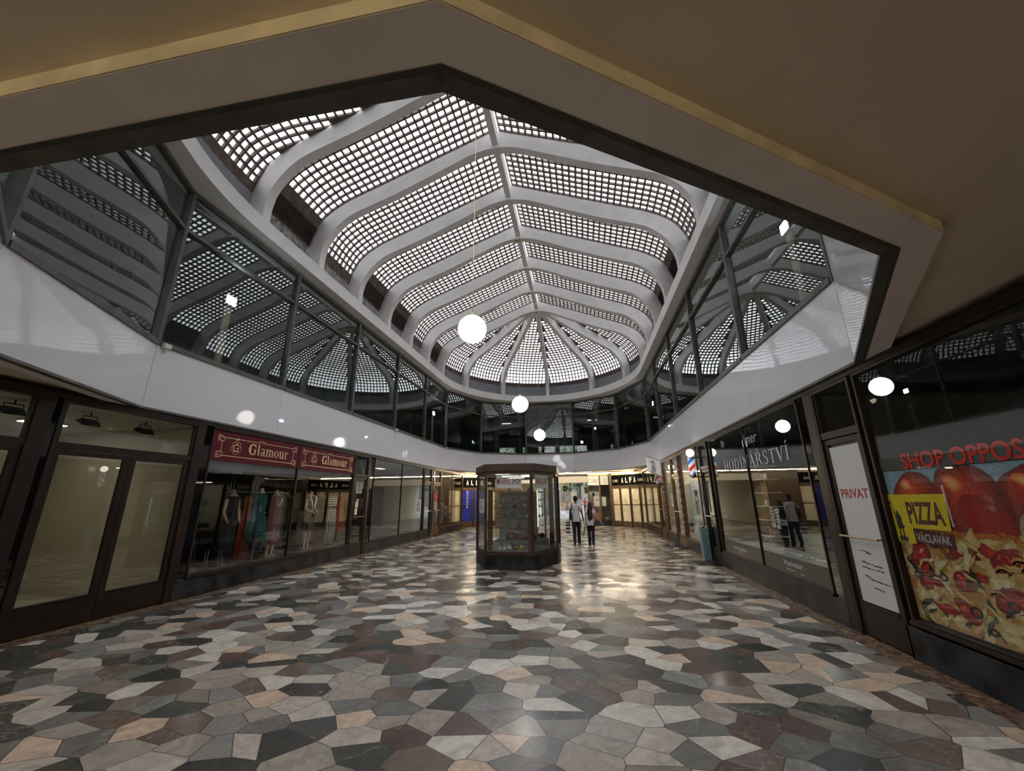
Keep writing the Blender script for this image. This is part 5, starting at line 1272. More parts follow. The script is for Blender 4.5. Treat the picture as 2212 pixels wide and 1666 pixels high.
scatter(150, 1.24, cheese, .12, .045, .35, 1); scatter(46, 1.22, red_, .10, .05, .3, 2); scatter(60, 1.2, brown_, .05, .02, .4, 3); scatter(110, 1.22, cheese, .08, .03, .4, 4)
for k, (cx, cz, r) in enumerate(((5.0, 1.05, .15), (4.98, .82, .13), (4.55, .88, .14), (4.62, .62, .13), (4.1, 1.10, .15), (4.15, .80, .17), (3.85, .62, .14), (3.5, 1.14, .2), (3.3, .75, .17), (2.8, 1.0, .2), (2.5, .65, .18), (2.0, 1.0, .2), (1.7, .7, .2))):
    pr.fan(blob(cx, cz, r, r*.62, 28, .16, rn.uniform(-.5, .5), 300+k), (196, 30, 24), (126, 10, 12), None, clip)
    for q in range(7): pr.fan(blob(cx+rn.uniform(-.6, .6)*r, cz+rn.uniform(-.35, .35)*r, .018, .010, 8, .3, rn.uniform(0, 3), 400+k*9+q), (232, 130, 104), (206, 80, 60), None, clip)
scatter(34, 1.2, green_, .075, .022, .3, 5); scatter(60, 1.2, cheese, .06, .018, .45, 6)
for k in range(46):   # pale curled noodles
    cx = rn.uniform(S0+.1, 4.3) if k % 3 else rn.uniform(3.5, 4.1); cz = rn.uniform(.6, 1.15); pts = []
    for q in range(9): t = q/8*rn.uniform(2.2, 3.4); pts.append((cx+.07*math.cos(t), cz+.05*math.sin(t)))
    up = [(p[0], p[1]+.012) for p in pts]; dn = [(p[0], p[1]-.012) for p in pts][::-1]; pr.fan(up+dn, (238, 206, 140), (196, 146, 76), None, clip)
for k in range(26):
    cx, cz = rn.uniform(S0+.1, S1-.1), rn.uniform(.5, 1.18); pr.ring(cx, cz, rn.uniform(.04, .062), .024, (26, 22, 22), clip)
pr.build('printed_picture', M['print'], o, o.location)
print_d = pr.d
FRZ = -.0352
o2 = thing('shop_logo_sign', 'yellow and brown PIZZA VÁCLAVÁK sign sticker with a black horse rider', 'sign', FRT.P(4.85, -.015, 1.1))
mb = MB(o2.location); mb.add([FRT.P(a, FRZ, z) for a, z in ((5.235, 1.635), (4.50, 1.635), (4.535, 1.30), (4.99, 1.30), (4.99, 1.15), (5.235, 1.15))][::1], [(0, 1, 2, 3), (0, 3, 4, 5)]); mb.build('yellow_ground', M['yellow'], o2)
mb = MB(o2.location); mb.add([FRT.P(a, FRZ+.0004, z) for a, z in ((4.995, 1.295), (4.53, 1.275), (4.54, 1.145), (4.99, 1.17))], [(0, 1, 2, 3)]); mb.build('brown_ground', M['brownprint'], o2)
text_on(FRT, 'PIZZA', 4.79, 1.345, .44, .215, FRZ+.0004, M['brownprint'], o2, .03, off=o2.location)
text_on(FRT, 'VÁCLAVÁK', 4.77, 1.175, .40, .10, FRZ+.0010, M['paper'], o2, .015, off=o2.location)
mb = MB(o2.location)
def bl(pts): mb.add([FRT.P(5.235-a*.0125, FRZ+.0006, 1.16+z*.0045) for a, z in pts], [tuple(range(len(pts)))])
bl([(3, 0), (11, 0), (12, 8), (9, 13), (5, 13), (2, 8)]); bl([(4, 12), (5.5, 12), (6, 30), (4.5, 30)]); bl([(8, 12), (9.5, 14), (9, 30), (7.5, 30)])
bl([(3.5, 28), (9.5, 28), (9.5, 55), (8, 62), (4.5, 60), (3, 45)]); bl([(9, 30), (11.5, 33), (10.5, 36), (9, 36)]); bl([(4.6, 58), (7.6, 58), (7.4, 66), (6, 70), (4.8, 66)])
bl([(3.2, 52), (4.4, 54), (3.0, 70), (2.2, 70)]); bl([(2.3, 68), (2.8, 68), (1.6, 92), (1.1, 92)]); bl([(.3, 82), (1.6, 84), (1.4, 92), (.3, 89)])
mb.build('rider_silhouette', M['ink'], o2)
o3 = thing('window_lettering', 'large red SHOP OPPOSITE lettering above the pizza picture', 'sign', FRT.P(4.0, -.015, 1.9))
text_on(FRT, 'SHOP OPPOSITE', 4.145, 1.885, 1.53, .16, -.0340, M['redbright'], o3, .02, off=o3.location)
mb = MB(o3.location); FRT.box(mb, 1.35, 5.235, -.040, -.039, 1.885, 2.02); mb.build('backing_strip', M['darkroom'], o3)
mb = MB(); c = FRT.P(5.05, -.020, 2.66); mb.add([c+Vector((0, a, z_)) for a, z_ in ((-.06, 0), (-.02, .03), (.03, .02), (.06, .03), (.04, -.01), (.01, -.03), (-.03, -.02))], [tuple(range(7))]); tag(mb.build('tape_remnant', M['cream']), 'torn bit of yellowed tape high on the pizza shop window', 'tape')

# barber shop ---------------------------------------------------------
M['bpole'] = None
def pole_mat(name, scale, cols):
    m, nt, b = nm(name); N = nt.nodes.new; L = nt.links.new; tc = N('ShaderNodeTexCoord'); s = N('ShaderNodeSeparateXYZ'); L(tc.outputs['Object'], s.inputs[0])
    a = N('ShaderNodeMath'); a.operation = 'ARCTAN2'; L(s.outputs[1], a.inputs[0]); L(s.outputs[0], a.inputs[1])
    a2 = N('ShaderNodeMath'); a2.operation = 'MULTIPLY_ADD'; a2.inputs[1].default_value = 1/(2*PI); L(a.outputs[0], a2.inputs[0])
    z = N('ShaderNodeMath'); z.operation = 'MULTIPLY'; z.inputs[1].default_value = -scale; L(s.outputs[2], z.inputs[0]); L(z.outputs[0], a2.inputs[2])
    f = N('ShaderNodeMath'); f.operation = 'FRACT'; L(a2.outputs[0], f.inputs[0])
    cr = N('ShaderNodeValToRGB'); cr.color_ramp.interpolation = 'CONSTANT'; e = cr.color_ramp.elements; e[0].color = (*cols[0], 1); e[1].position = .25; e[1].color = (*cols[1], 1)
    for p, c in ((.5, cols[2]), (.75, cols[1])): q = e.new(p); q.color = (*c, 1)
    L(f.outputs[0], cr.inputs[0]); L(cr.outputs[0], b.inputs['Base Color']); b.inputs['Roughness'].default_value = .3
    return m, nt, b, cr
m, nt, b, cr = pole_mat('barber_pole_stripes', 2.4, ((.75, .02, .02), (.80, .80, .82), (.02, .16, .62))); nt.links.new(cr.outputs[0], b.inputs['Emission Color']); b.inputs['Emission Strength'].default_value = .55; M['bpole'] = m
M['bpole_dim'] = pole_mat('barber_pole_stripes_unlit', 2.4, ((.45, .02, .02), (.5, .5, .52), (.02, .10, .40)))[0]
M['twist'] = pole_mat('twisted_rope_stripes', 5.0, ((.30, .02, .02), (.42, .40, .38), (.02, .05, .16)))[0]
M['smallglobe'] = emis('barber_lamp_globe', (1, .93, .84), 7)
for y, mp, lab in ((12.08, M['bpole'], 'lit red, white and blue barber pole lamp beside the watchmaker door'), (17.62, M['bpole_dim'], 'red, white and blue barber pole lamp at the far end of the barber shop')):
    x = XR-.26; z0 = 2.17; o = thing('barber_pole', lab, 'barber pole', (x, y, z0))
    mb = MB(o.location); mb.lathe([(.082, .08), (.082, .50)], 28, (x, y, z0)); mb.build('striped_cylinder', mp, o, smooth=True)
    mb = MB(o.location); mb.sphere((x, y, z0+.66), .108, 28, 18); mb.build('globe', M['smallglobe'], o, smooth=True)
    mb = MB(o.location); mb.lathe([(.085, .50), (.10, .52), (.085, .55), (.05, .565)], 24, (x, y, z0)); mb.build('top_cap', M['chrome'], o, smooth=True); mb = MB(o.location); mb.lathe([(.03, -.03), (.08, .015), (.098, .045), (.085, .08)], 24, (x, y, z0)); mb.build('bottom_cap', M['chrome'], o, smooth=True)
    mb = MB(o.location); mb.tube([(x, y, z0), (XR+.0, y, z0)], .018, 8); mb.build('bracket', M['black'], o, smooth=True); mb = MB(o.location); mb.tube([(x, y, z0+.53), (XR+.0, y, z0+.53)], .015, 8); mb.build('bracket', M['black'], o, smooth=True)
for k, (y, lab) in enumerate(((14.80, 'twisted red and white rope pole on the near side of the barber door'), (17.80, 'twisted red and white rope pole at the far edge of the barber window'))):
    mb = MB((XR-.05, y, .35)); mb.tube([(XR-.045+.012*math.cos(t*.9), y+.012*math.sin(t*.9), .35+t*.035) for t in range(76)], .026, 10)
    o = mb.build('rope_pole', M['twist'], smooth=True); o.location = (XR-.05, y, .35); tag(o, lab, 'pole')
# coiled white column in the window
o = thing('coiled_column', 'white ribbed spiral column standing in the barber window', 'column', (XR+.25, 14.45, .36))
mb = MB(o.location)
mb.lathe([(.075+.022*(j % 2), .02+j*.0205) for j in range(86)], 20, (XR+.25, 14.45, .36)); mb.build('coil', M['white'], o, smooth=False)
mb = MB(o.location); mb.lathe([(.11, 0), (.11, .03)], 20, (XR+.25, 14.45, .36)); mb.build('base', M['black'], o)
# interior: platform, dark bench, mirror panels, striped valance along the sill
mb = MB(); FRT.box(mb, 12.56, 14.80, -.75, -.11, 0, .33); FRT.box(mb, 16.2, 17.9, -.75, -.11, 0, .33); struct(mb.build('floor_barber_platform', mat('barber_platform', (.26, .17, .10), .4)))
for a, b_, lab in ((12.62, 14.7, 'red and white striped valance along the sill nearest the teal bin'), (16.3, 17.66, 'red and white striped valance along the barber sill past the door')):
    mb = MB(); mb2 = MB(); n_ = int((b_-a)/.11)
    o = thing('striped_valance', lab, 'valance', FRT.P((a+b_)/2, -.06, .37))
    mb = MB(o.location); FRT.box(mb, a, b_, -.075, -.06, .36, .48); mb.build('cloth', M['white'], o)
    mb = MB(o.location)
    for k in range(n_): s = a+k*.11+.03; FRT.box(mb, s, s+.045, -.0598, -.0585, .365, .475)
    mb.build('red_stripes', M['red'], o)
mb = MB(); FRT.box(mb, 17.45, 17.9, -3.0, -.8, .0, .64); tag(mb.build('counter_bench', M['black'], bevel=.01), 'low black bench against the end wall of the barber shop', 'bench')
for k, s in enumerate((13.2, 14.4, 15.6, 16.8)):
    o = thing('wall_mirror', ['tall mirror panel behind the coiled column', 'tall mirror panel behind the barber door', 'tall mirror panel behind the hanging flag', 'tall mirror panel at the far end of the barber shop'][k], 'mirror', FRT.P(s, -3.38, 1.6))
    mb = MB(o.location); FRT.box(mb, s-.45, s+.45, -3.4, -3.37, .85, 2.3); mb.build('mirror', mat('mirror_panel_%d' % k, (.55, .53, .48), .15, metal=.6), o); mb = MB(o.location); FRT.box(mb, s-.48, s+.48, -3.40, -3.385, .82, 2.33); mb.build('frame', M['white'], o)
# round crowned emblem on the barber window
o = thing('window_emblem', 'round dark crest with a crown on the barber window beside the door post', 'emblem', FRT.P(12.9, -.015, 1.5))
mb = MB(o.location); FRT.k = -1
def ring2(cx, cz, r, w):
    n_ = 36; vs = []
    for k in range(n_+1): t = 2*PI*k/n_; vs += [FRT.P(cx+r*math.cos(t), -.015, cz+r*math.sin(t)), FRT.P(cx+(r-w)*math.cos(t), -.015, cz+(r-w)*math.sin(t))]
    mb.add(vs, [(2*k, 2*k+1, 2*k+3, 2*k+2) for k in range(n_)])
ring2(13.10, 1.42, .27, .04); ring2(13.10, 1.42, .20, .015)
mb.add([FRT.P(s, -.0148, z) for s, z in ((13.24, 1.30), (12.98, 1.56), (12.94, 1.52), (13.20, 1.26))], [(0, 1, 2, 3)]); mb.add([FRT.P(s, -.0147, z) for s, z in ((13.25, 1.5), (13.14, 1.55), (13.02, 1.32), (13.10, 1.26))], [(0, 1, 2, 3)])
mb.add([FRT.P(s, -.015, z) for s, z in ((13.26, 1.68), (12.94, 1.68), (12.90, 1.78), (12.96, 1.84), (13.04, 1.80), (13.10, 1.88), (13.16, 1.80), (13.24, 1.84), (13.30, 1.78))], [tuple(range(9))])
mb.build('crest', M['ink'], o)
sheet(FRT, 'paper_notice', 16.5, 16.85, 1.3, 1.75, -.02, 'pale notice in the barber window beyond the door', None, 4)
# hanging flag on a slanted rod
o = thing('hanging_flag', 'white flag with a black monogram hanging from a rod over the barber door', 'flag', (XR-.1, 17.4, 2.9))
a = Vector((XR+.02, 15.9, 2.80)); b_ = Vector((XR-.66, 18.0, 3.36)); 
mb = MB(o.location); mb.tube([a, b_], .012, 8); mb.build('rod', M['chrome'], o)
p0, p1 = a.lerp(b_, .38), a.lerp(b_, .93); FF = Fr((p0.x, p0.y), ((p1-p0).x, (p1-p0).y), ((p1-p0).y*-1, (p1-p0).x)); 
if FF.n.y > 0: FF = Fr((p0.x, p0.y), ((p1-p0).x, (p1-p0).y), ((p1-p0).y, -(p1-p0).x))
LN = (p1-p0).xy.length
mb = MB(o.location); nx, nz_ = 10, 8; vs = []
for i in range(nx+1):
    for j in range(nz_+1):
        s = LN*i/nx; zt = p0.z+(p1.z-p0.z)*i/nx; vs.append(FF.P(s, .02*math.sin(i*1.1)*j/nz_, zt-.62*j/nz_))
mb.add(vs, [(i*(nz_+1)+j, (i+1)*(nz_+1)+j, (i+1)*(nz_+1)+j+1, i*(nz_+1)+j+1) for i in range(nx) for j in range(nz_)]); fo = mb.build('cloth', M['white'], o, smooth=True); so = fo.modifiers.new('cloth_thickness', 'SOLIDIFY'); so.thickness = .003
mb = MB(o.location); cs = LN*.5*FF.k; zc = (p0.z+p1.z)/2-.32
def rb(pts): ribbon(FF, mb, [(cs+u, zc+v) for u, v in pts], .030, .035)
rb([(-.05, -.22), (-.05, .19)]); rb([(-.20, .20), (-.02, .20), (.09, .19), (.16, .12), (.13, .04), (.02, .0), (-.05, .0)]); rb([(.0, .0), (.17, -.22)]); rb([(.17, -.22), (.17, -.02)]); rb([(-.17, -.2), (-.05, -.02)]); rb([(.0, .11), (.08, .11)])
mb.build('monogram', M['ink'], o)

# teal bin by the watchmaker door, mat and slippers
o = thing('umbrella_bin', 'tall teal square bin stuffed with paper beside the watchmaker door', 'bin', (XR-.14, 12.2, 0))
x, y = XR-.14, 12.2; M['teal_tin'] = mat('pale_teal_tin', (.17, .29, .31), .5, noise_amt=.25, noise_scale=9)
vs = [(x+sx*.095*k, y+sy*.095*k, z) for z, k in ((0, .92), (.84, 1.08)) for sx, sy in ((-1, -1), (1, -1), (1, 1), (-1, 1))]
mb = MB(o.location); mb.add(vs, [(0, 3, 2, 1), (0, 1, 5, 4), (1, 2, 6, 5), (2, 3, 7, 6), (3, 0, 4, 7)]); bo = mb.build('bin_body', M['teal_tin'], o); so = bo.modifiers.new('thickness', 'SOLIDIFY'); so.thickness = .008
mb = MB(o.location); mb.add([(x-.098, y-.098, .78), (x+.098, y-.098, .78), (x+.098, y+.098, .78), (x-.098, y+.098, .78)], [(0, 1, 2, 3)]); mb.build('inner_rim', M['ink'], o)
rn = random.Random(9)
for k, (cn, mm) in enumerate((('cream', M['cream']), ('white', M['paper']), ('red', M['red']), ('pink', pinkish), ('beige', M['offwhite']))):
    c = (x-.06+.03*k, y+rn.uniform(-.05, .05), .85+.02*(k % 2)); mb = MB(); mb.sphere(c, .034, 9, 6, .8); tag(mb.build('crumpled_paper', mm), '%s crumpled paper sticking out of the teal bin' % cn, 'paper')
mb = MB(); mb.box(2.72, 3.04, 11.45, 12.12, 0, .014); tag(mb.build('door_mat', mat('dark_rubber_mat', (.03, .024, .024), .9), bevel=.004), 'dark rectangular doormat on the paving before the watchmaker door', 'mat')
purple = mat('purple_plastic', (.10, .03, .10), .5)
for k, (x, y, a, lab) in enumerate(((2.72, 15.55, .3, 'purple slipper lying on the paving, the one nearer the hall'), (2.92, 15.35, -.5, 'purple slipper lying on the paving, the one nearer the barber'))):
    o = thing('slipper', lab, 'slipper', (x, y, 0), 'pair of purple slippers'); c, s_ = math.cos(a), math.sin(a)
    pts = [(-.12, -.04), (-.06, -.045), (.05, -.05), (.12, -.03), (.14, 0), (.12, .035), (.04, .04), (-.06, .035), (-.12, .03)]; pts = [(x+p*c-q*s_, y+p*s_+q*c) for p, q in pts]
    mb = MB(o.location); mb.prism(pts, 0, .022); mb.build('sole', purple, o)
    mb = MB(o.location); mb.tube([(x+.05*c+.045*s_, y+.05*s_-.045*c, .02), (x+.06*c, y+.06*s_, .085), (x+.05*c-.045*s_, y+.05*s_+.045*c, .02)], .02, 8); mb.build('strap', purple, o, smooth=True)
# stone thresholds at the doors
for s0, s1 in ((11.35, 12.3), (14.9, 16.15)):
    mb = MB(); FRT.box(mb, s0, s1, .0, .22, 0, .035); struct(mb.build('floor_door_step', M['plinth'], bevel=.005))

# ================================================================== MINERAL KIOSK
KZ = 0
KP = [(-1.262, 10.18), (-.745, 11.30), (-.745, 12.35), (-1.262, 13.45), (-2.448, 13.45), (-2.965, 12.35), (-2.965, 11.30), (-2.448, 10.18)]
def inset(P, w): return [tuple(v) for v in offs(P, w)]
_test = offs(KP, .1)
if (Vector(_test[0])-Vector((-1.855, 11.8))).length < (Vector(KP[0])-Vector((-1.855, 11.8))).length:
    offs_k = lambda P, w: offs(P, -w)
else: offs_k = offs
K = thing('display_kiosk', 'dark octagonal glass mineral kiosk standing in the middle of the hall', 'kiosk', (-1.855, 11.8, 0))
mb = MB(K.location); mb.prism(KP, 0, .32); mb.build('plinth', M['plinth'], K, bevel=.008)
mb = MB(K.location); mb.prism(offs_k(KP, .025), .32, .365); mb.prism(offs_k(KP, .0), .365, .40); mb.build('sill', mat('kiosk_bronze', (.060, .033, .022), .42, spec=.3, noise_amt=.2), K, bevel=.004)
mb = MB(K.location); mb.prism(offs_k(KP, -.06), .40, .42); mb.build('display_floor', M['darkroom'], K)
mb = MB(K.location); mb.prism(offs_k(KP, .0), 2.27, 2.31); mb.prism(offs_k(KP, .035), 2.31, 2.495); co = mb.build('cornice', bpy.data.materials['kiosk_bronze'], K, bevel=.006)
M['kiosk'] = bpy.data.materials['kiosk_bronze']
kin = offs_k(KP, -.03)
for i in range(8):
    p, q = Vector(KP[i]), Vector(KP[(i+1) % 8]); d = (q-p); ln = d.length; t = d.normalized()
    nrm = Vector((t.y, -t.x)); cen = Vector((-1.855, 11.8))
    if (p+nrm-cen).length < (p-cen).length: nrm = -nrm
    fr = Fr(p, t, nrm)
    mb = MB(K.location); fr.box(mb, -.028, .03, -.05, .004, .40, 2.27); mb.build('corner_post', M['kiosk'], K, bevel=.003)
    mb = MB(K.location); fr.box(mb, .03, ln-.03, -.035, -.028, .40, 2.27); mb.build('pane', M['glass'], K)
    mb = MB(K.location); fr.box(mb, .03, ln-.03, -.045, .0, 2.24, 2.27); mb.build('top_rail', M['kiosk'], K)
KF = Fr((0, 10.18), (1, 0), (0, -1)); M['redwood'] = mat('dark_red_wood', (.060, .018, .010), .4, noise_amt=.3, noise_scale=12)
for a, b in ((-2.40, -2.285), (-1.40, -1.31)):
    mb = MB(K.location); KF.box(mb, a, b, -.12, -.05, .42, 1.86); mb.build('inner_panel', M['redwood'], K, bevel=.003)
KR = Fr(KP[0], Vector(KP[1])-Vector(KP[0]), (1, -.46))
mb = MB(K.location); KR.box(mb, .05, .16, -.14, -.06, .42, 1.9); KR.box(mb, 1.05, 1.17, -.14, -.06, .42, 2.2); mb.build('inner_panel', M['redwood'], K, bevel=.003)
mb = MB(K.location); KF.box(mb, -2.28, -1.40, -.95, -.93, .42, 1.85); mb.build('back_panel', mat('grey_pegboard', (.40, .40, .39), .7), K)
mb = MB(K.location); KF.box(mb, -2.28, -1.40, -.93, -.90, 1.80, 1.84); KF.box(mb, -2.28, -1.40, -.16, -.13, 1.80, 1.84); KF.box(mb, -2.28, -2.25, -.93, -.13, 1.80, 1.84); KF.box(mb, -1.43, -1.40, -.93, -.13, 1.8, 1.84); mb.build('shelf_rail', M['wood'], K)
shz = [1.60, 1.425, 1.19, .945, .64]
for z in shz[:4]:
    mb = MB(K.location); KF.box(mb, -2.27, -1.41, -.62, -.14, z-.008, z); gs_ = mb.build('glass_shelf', M['glass_in'], K)
    mb = MB(K.location); KF.box(mb, -2.27, -1.41, -.142, -.136, z-.012, z+.004); mb.build('shelf_edge', M['frame_grey'], gs_)
mb = MB(K.location); KF.box(mb, -2.27, -1.41, -.80, -.38, .60, .64); mb.build('step_shelf', M['darkroom'], K)
# right-hand facet: shelves with brown card backing
def P2f(s, d, z): return KR.P(s, d, z)
for z in (1.58, 1.41, 1.17, .93):
    mb = MB(K.location); KR.box(mb, .20, 1.0, -.45, -.12, z-.008, z); mb.build('glass_shelf', M['glass_in'], K)
mb = MB(K.location); KR.box(mb, .55, 1.04, -.50, -.48, .45, 1.82); mb.build('back_panel', mat('brown_card_backing', (.26, .13, .05), .7), K)
mb = MB(K.location); KR.box(mb, .2, 1.0, -.14, -.11, 1.78, 1.82); mb.build('shelf_rail', M['wood'], K)
# door handle on the far right side
mb = MB(K.location); mb.tube([(-.74, 12.28, .98), (-.66, 12.28, .98), (-.66, 12.16, .98)], .013, 8); mb.build('handle', M['chrome'], K, smooth=True)
for x0, x1, y0, lab, fr_, a, b in ((0, 0, 0, 'white MINERAL SHOP sign inside the top of the kiosk front', KF, -2.182, -1.538), (0, 0, 0, 'white MINERAL SHOP sign inside the angled kiosk side', KR, .22, .86)):
    o = thing('shop_sign', lab, 'sign', fr_.P((a+b)/2, -.05, 1.89)); mb = MB(o.location); fr_.box(mb, a, b, -.047, -.0375, 1.89, 2.225); mb.build('panel', M['white'], o)
    c = (a+b)/2; w = b-a; k = 1
    text_on(fr_, 'MINERAL', a+w*.315, 1.985, w*.57, .16, -.0368, M['red'], o, .02, off=o.location); text_on(fr_, 'SHOP', a+w*.80, 1.985, w*.34, .16, -.0368, M['ink'], o, .02, off=o.location)
# minerals
cols = {'white': (.62, .60, .56), 'black': (.012, .012, .014), 'grey': (.20, .20, .20), 'blue': (.03, .06, .22), 'brown': (.16, .09, .05), 'orange': (.5, .14, .04), 'teal': (.05, .22, .20), 'pale blue': (.25, .42, .50),
        'yellow': (.62, .56, .03), 'pink': (.42, .22, .20), 'beige': (.45, .38, .28), 'violet': (.10, .05, .14)}
cm = {k: mat('mineral_'+k.replace(' ', '_'), v, .35, noise_amt=.35, noise_scale=60) for k, v in cols.items()}
def rock(name, fr_, s, d, z, r, col, shape, lab, group=None, sx=1, seed=0):
    c = fr_.P(s, d, z); rn = random.Random(seed+int(s*1000)); mb = MB(c)
    if shape == 'pyramid': mb.add([c+Vector(v)*r for v in ((-1, -.8, 0), (1, -.8, 0), (1, .8, 0), (-1, .8, 0), (.1, 0, 2.0))], [(0, 3, 2, 1), (0, 1, 4), (1, 2, 4), (2, 3, 4), (3, 0, 4)])
    elif shape == 'slice':
        n_ = 20; vs = [fr_.P(s+r*math.cos(2*PI*q/n_)*(1+.06*math.sin(3*q)), d+dd, z+r*1.12+r*1.1*math.sin(2*PI*q/n_)) for dd in (-.012, .012) for q in range(n_)]
        fs = [tuple(range(n_)), tuple(range(2*n_-1, n_-1, -1))]+[(q, n_+q, n_+(q+1) % n_, (q+1) % n_) for q in range(n_)]; mb.add(vs, fs)
        mb.box(c.x-r*.3, c.x+r*.3, c.y-.02, c.y+.02, z, z+.02)
    elif shape == 'geode':
        mb.lathe([(r*.25, 0), (r*.9, .2*r), (r*1.05, .7*r), (r*.9, 1.2*r), (r*.62, 1.35*r), (r*.5, 1.0*r), (r*.25, .7*r), (.002, .62*r)], 22, c, 1.1, .8, wob=lambda v, t: .06*math.sin(3*t+seed)); 
    elif shape == 'star':
        n_ = 16; pts = [(r*(1.0 if q % 2 else .62)*math.cos(2*PI*q/n_), r*(1.0 if q % 2 else .62)*math.sin(2*PI*q/n_)) for q in range(n_)]
        vs = [fr_.P(s+a, d+.03*0, z+r+b) for a, b in pts]+[fr_.P(s, d+.04, z+r)]+[fr_.P(s, d-.03, z+r)]; mb.add(vs, [(q, (q+1) % n_, n_) for q in range(n_)]+[((q+1) % n_, q, n_+1) for q in range(n_)])
    else:
        b0 = len(mb.v); mb.sphere((c.x, c.y, c.z+r*.68), r, 12, 8, .75, sx=sx, sy=.8)
        for i in range(b0, len(mb.v)):
            v = Vector(mb.v[i]); k = 1+.35*noise.noise(Vector(v)*(9/r*.1)+Vector((seed, 0, 0))); v2 = Vector((v.x*k, v.y*k, max(0, v.z*k))); mb.v[i] = tuple(v2)
    o = mb.build(name, cm[col], None, smooth=shape in ('lump', 'geode')); 
    o.location = c; return tag(o, lab, 'mineral', group)
def place(fr_, z, row, items, rowname, gname):
    for k, (s, d, r, col, shp, lab) in enumerate(items): rock('mineral_specimen', fr_, s, d, z, r, col, shp, lab, gname, seed=k+int(z*100))
place(KF, 1.60, 0, [(-2.16, -.3, .05, 'pale blue', 'slice', 'pale blue cluster at the start of the top glass shelf'), (-2.04, -.3, .032, 'white', 'lump', 'white stone on the top glass shelf beside the pale blue one'), (-1.93, -.3, .035, 'grey', 'lump', 'grey lump near the middle of the top glass shelf'),
      (-1.80, -.3, .036, 'black', 'lump', 'black lump right of the middle on the top glass shelf'), (-1.68, -.3, .042, 'black', 'pyramid', 'black pointed stone on the top glass shelf'), (-1.57, -.3, .035, 'brown', 'lump', 'brown stone on the top glass shelf near the end'), (-1.47, -.3, .04, 'pink', 'slice', 'pink slab at the end of the top glass shelf')], '', 'minerals on the top glass shelf')
for k, s in enumerate((-2.04, -1.93, -1.80, -1.68)):
    mb = MB(); KF.box(mb, s-.02, s+.02, -.18, -.175, 1.565, 1.592); tag(mb.build('price_tag', M['paper']), 'small white price tag under the top shelf stones, %s of four' % ('first', 'second', 'third', 'last')[k], 'tag')
place(KF, 1.425, 0, [(-2.14, -.3, .05, 'beige', 'lump', 'beige rounded stone at the start of the second glass shelf'), (-2.05, -.28, .022, 'brown', 'lump', 'tiny brown stone on the second glass shelf'), (-1.98, -.28, .02, 'violet', 'lump', 'tiny violet stone on the second glass shelf'),
      (-1.89, -.3, .028, 'grey', 'pyramid', 'grey point on the second glass shelf'), (-1.76, -.3, .042, 'black', 'lump', 'black rounded lump on the second glass shelf'), (-1.64, -.3, .042, 'orange', 'lump', 'pale orange lump on the second glass shelf'), (-1.50, -.3, .05, 'white', 'star', 'white flower-shaped crystal at the end of the second shelf')], '', 'minerals on the second glass shelf')
place(KF, 1.19, 0, [(-2.22, -.3, .022, 'white', 'lump', 'tiny white stone at the start of the third glass shelf'), (-2.15, -.3, .02, 'grey', 'lump', 'tiny grey stone second on the third glass shelf'), (-2.0, -.3, .032, 'black', 'star', 'black spiky crystal on the third glass shelf'), (-1.82, -.3, .06, 'blue', 'slice', 'wide dark blue slab in the middle of the third shelf'),
      (-1.62, -.3, .038, 'black', 'pyramid', 'black pyramid stone on the third glass shelf'), (-1.52, -.3, .03, 'grey', 'lump', 'grey lump beside the black pyramid'), (-1.45, -.3, .03, 'white', 'pyramid', 'white point at the end of the third glass shelf')], '', 'minerals on the third glass shelf')
place(KF, .945, 0, [(-2.2, -.3, .055, 'pink', 'slice', 'pink agate slice at the start of the fourth glass shelf'), (-1.94, -.3, .05, 'orange', 'star', 'orange coral-shaped crystal on the fourth glass shelf'), (-1.80, -.26, .075, 'grey', 'slice', 'grey agate disc on a stand above the fourth shelf'), (-1.66, -.35, .07, 'brown', 'lump', 'brown block on the fourth glass shelf'), (-1.46, -.3, .05, 'grey', 'slice', 'grey slice at the end of the fourth glass shelf')], '', 'minerals on the fourth glass shelf')
place(KF, .64, 0, [(-2.2, -.5, .05, 'white', 'lump', 'white stone on the dark step at the kiosk corner'), (-2.08, -.5, .065, 'teal', 'pyramid', 'teal pointed stone on the dark step'), (-1.90, -.55, .115, 'brown', 'geode', 'first large open brown geode on the dark step'), (-1.66, -.55, .105, 'brown', 'geode', 'second large open brown geode on the dark step'), (-1.48, -.5, .06, 'violet', 'lump', 'violet amethyst lump beside the open geodes')], '', 'large stones on the dark step')
place(KF, .42, 0, [(-2.12, -.22, .045, 'white', 'slice', 'first white slice on the kiosk floor'), (-2.02, -.22, .045, 'white', 'lump', 'white lump on the kiosk floor beside the first slice'), (-1.88, -.22, .06, 'white', 'star', 'white flower-shaped stone on the kiosk floor'), (-1.72, -.22, .06, 'brown', 'lump', 'brown pink lump on the kiosk floor'), (-1.58, -.22, .065, 'yellow', 'star', 'bright yellow flower-shaped stone on the kiosk floor'), (-2.0, -.45, .1, 'pale blue', 'slice', 'pale slab leaning behind the kiosk floor stones')], '', 'stones on the kiosk floor')
for z, nm2 in ((1.58, 'top'), (1.41, 'second'), (1.17, 'third'), (.93, 'fourth')):
    rn = random.Random(int(z*100))
    for k in range(5):
        col = rn.choice(['white', 'black', 'brown', 'beige', 'grey', 'pale blue'])
        rock('mineral_specimen', KR, .28+.15*k, -.25, z, rn.uniform(.025, .045), col, rn.choice(['lump', 'pyramid', 'star']), '%s stone, %s on the %s shelf of the angled kiosk side' % (col, ('first', 'second', 'third', 'fourth', 'fifth')[k], nm2), 'minerals on the angled side shelves', seed=k)
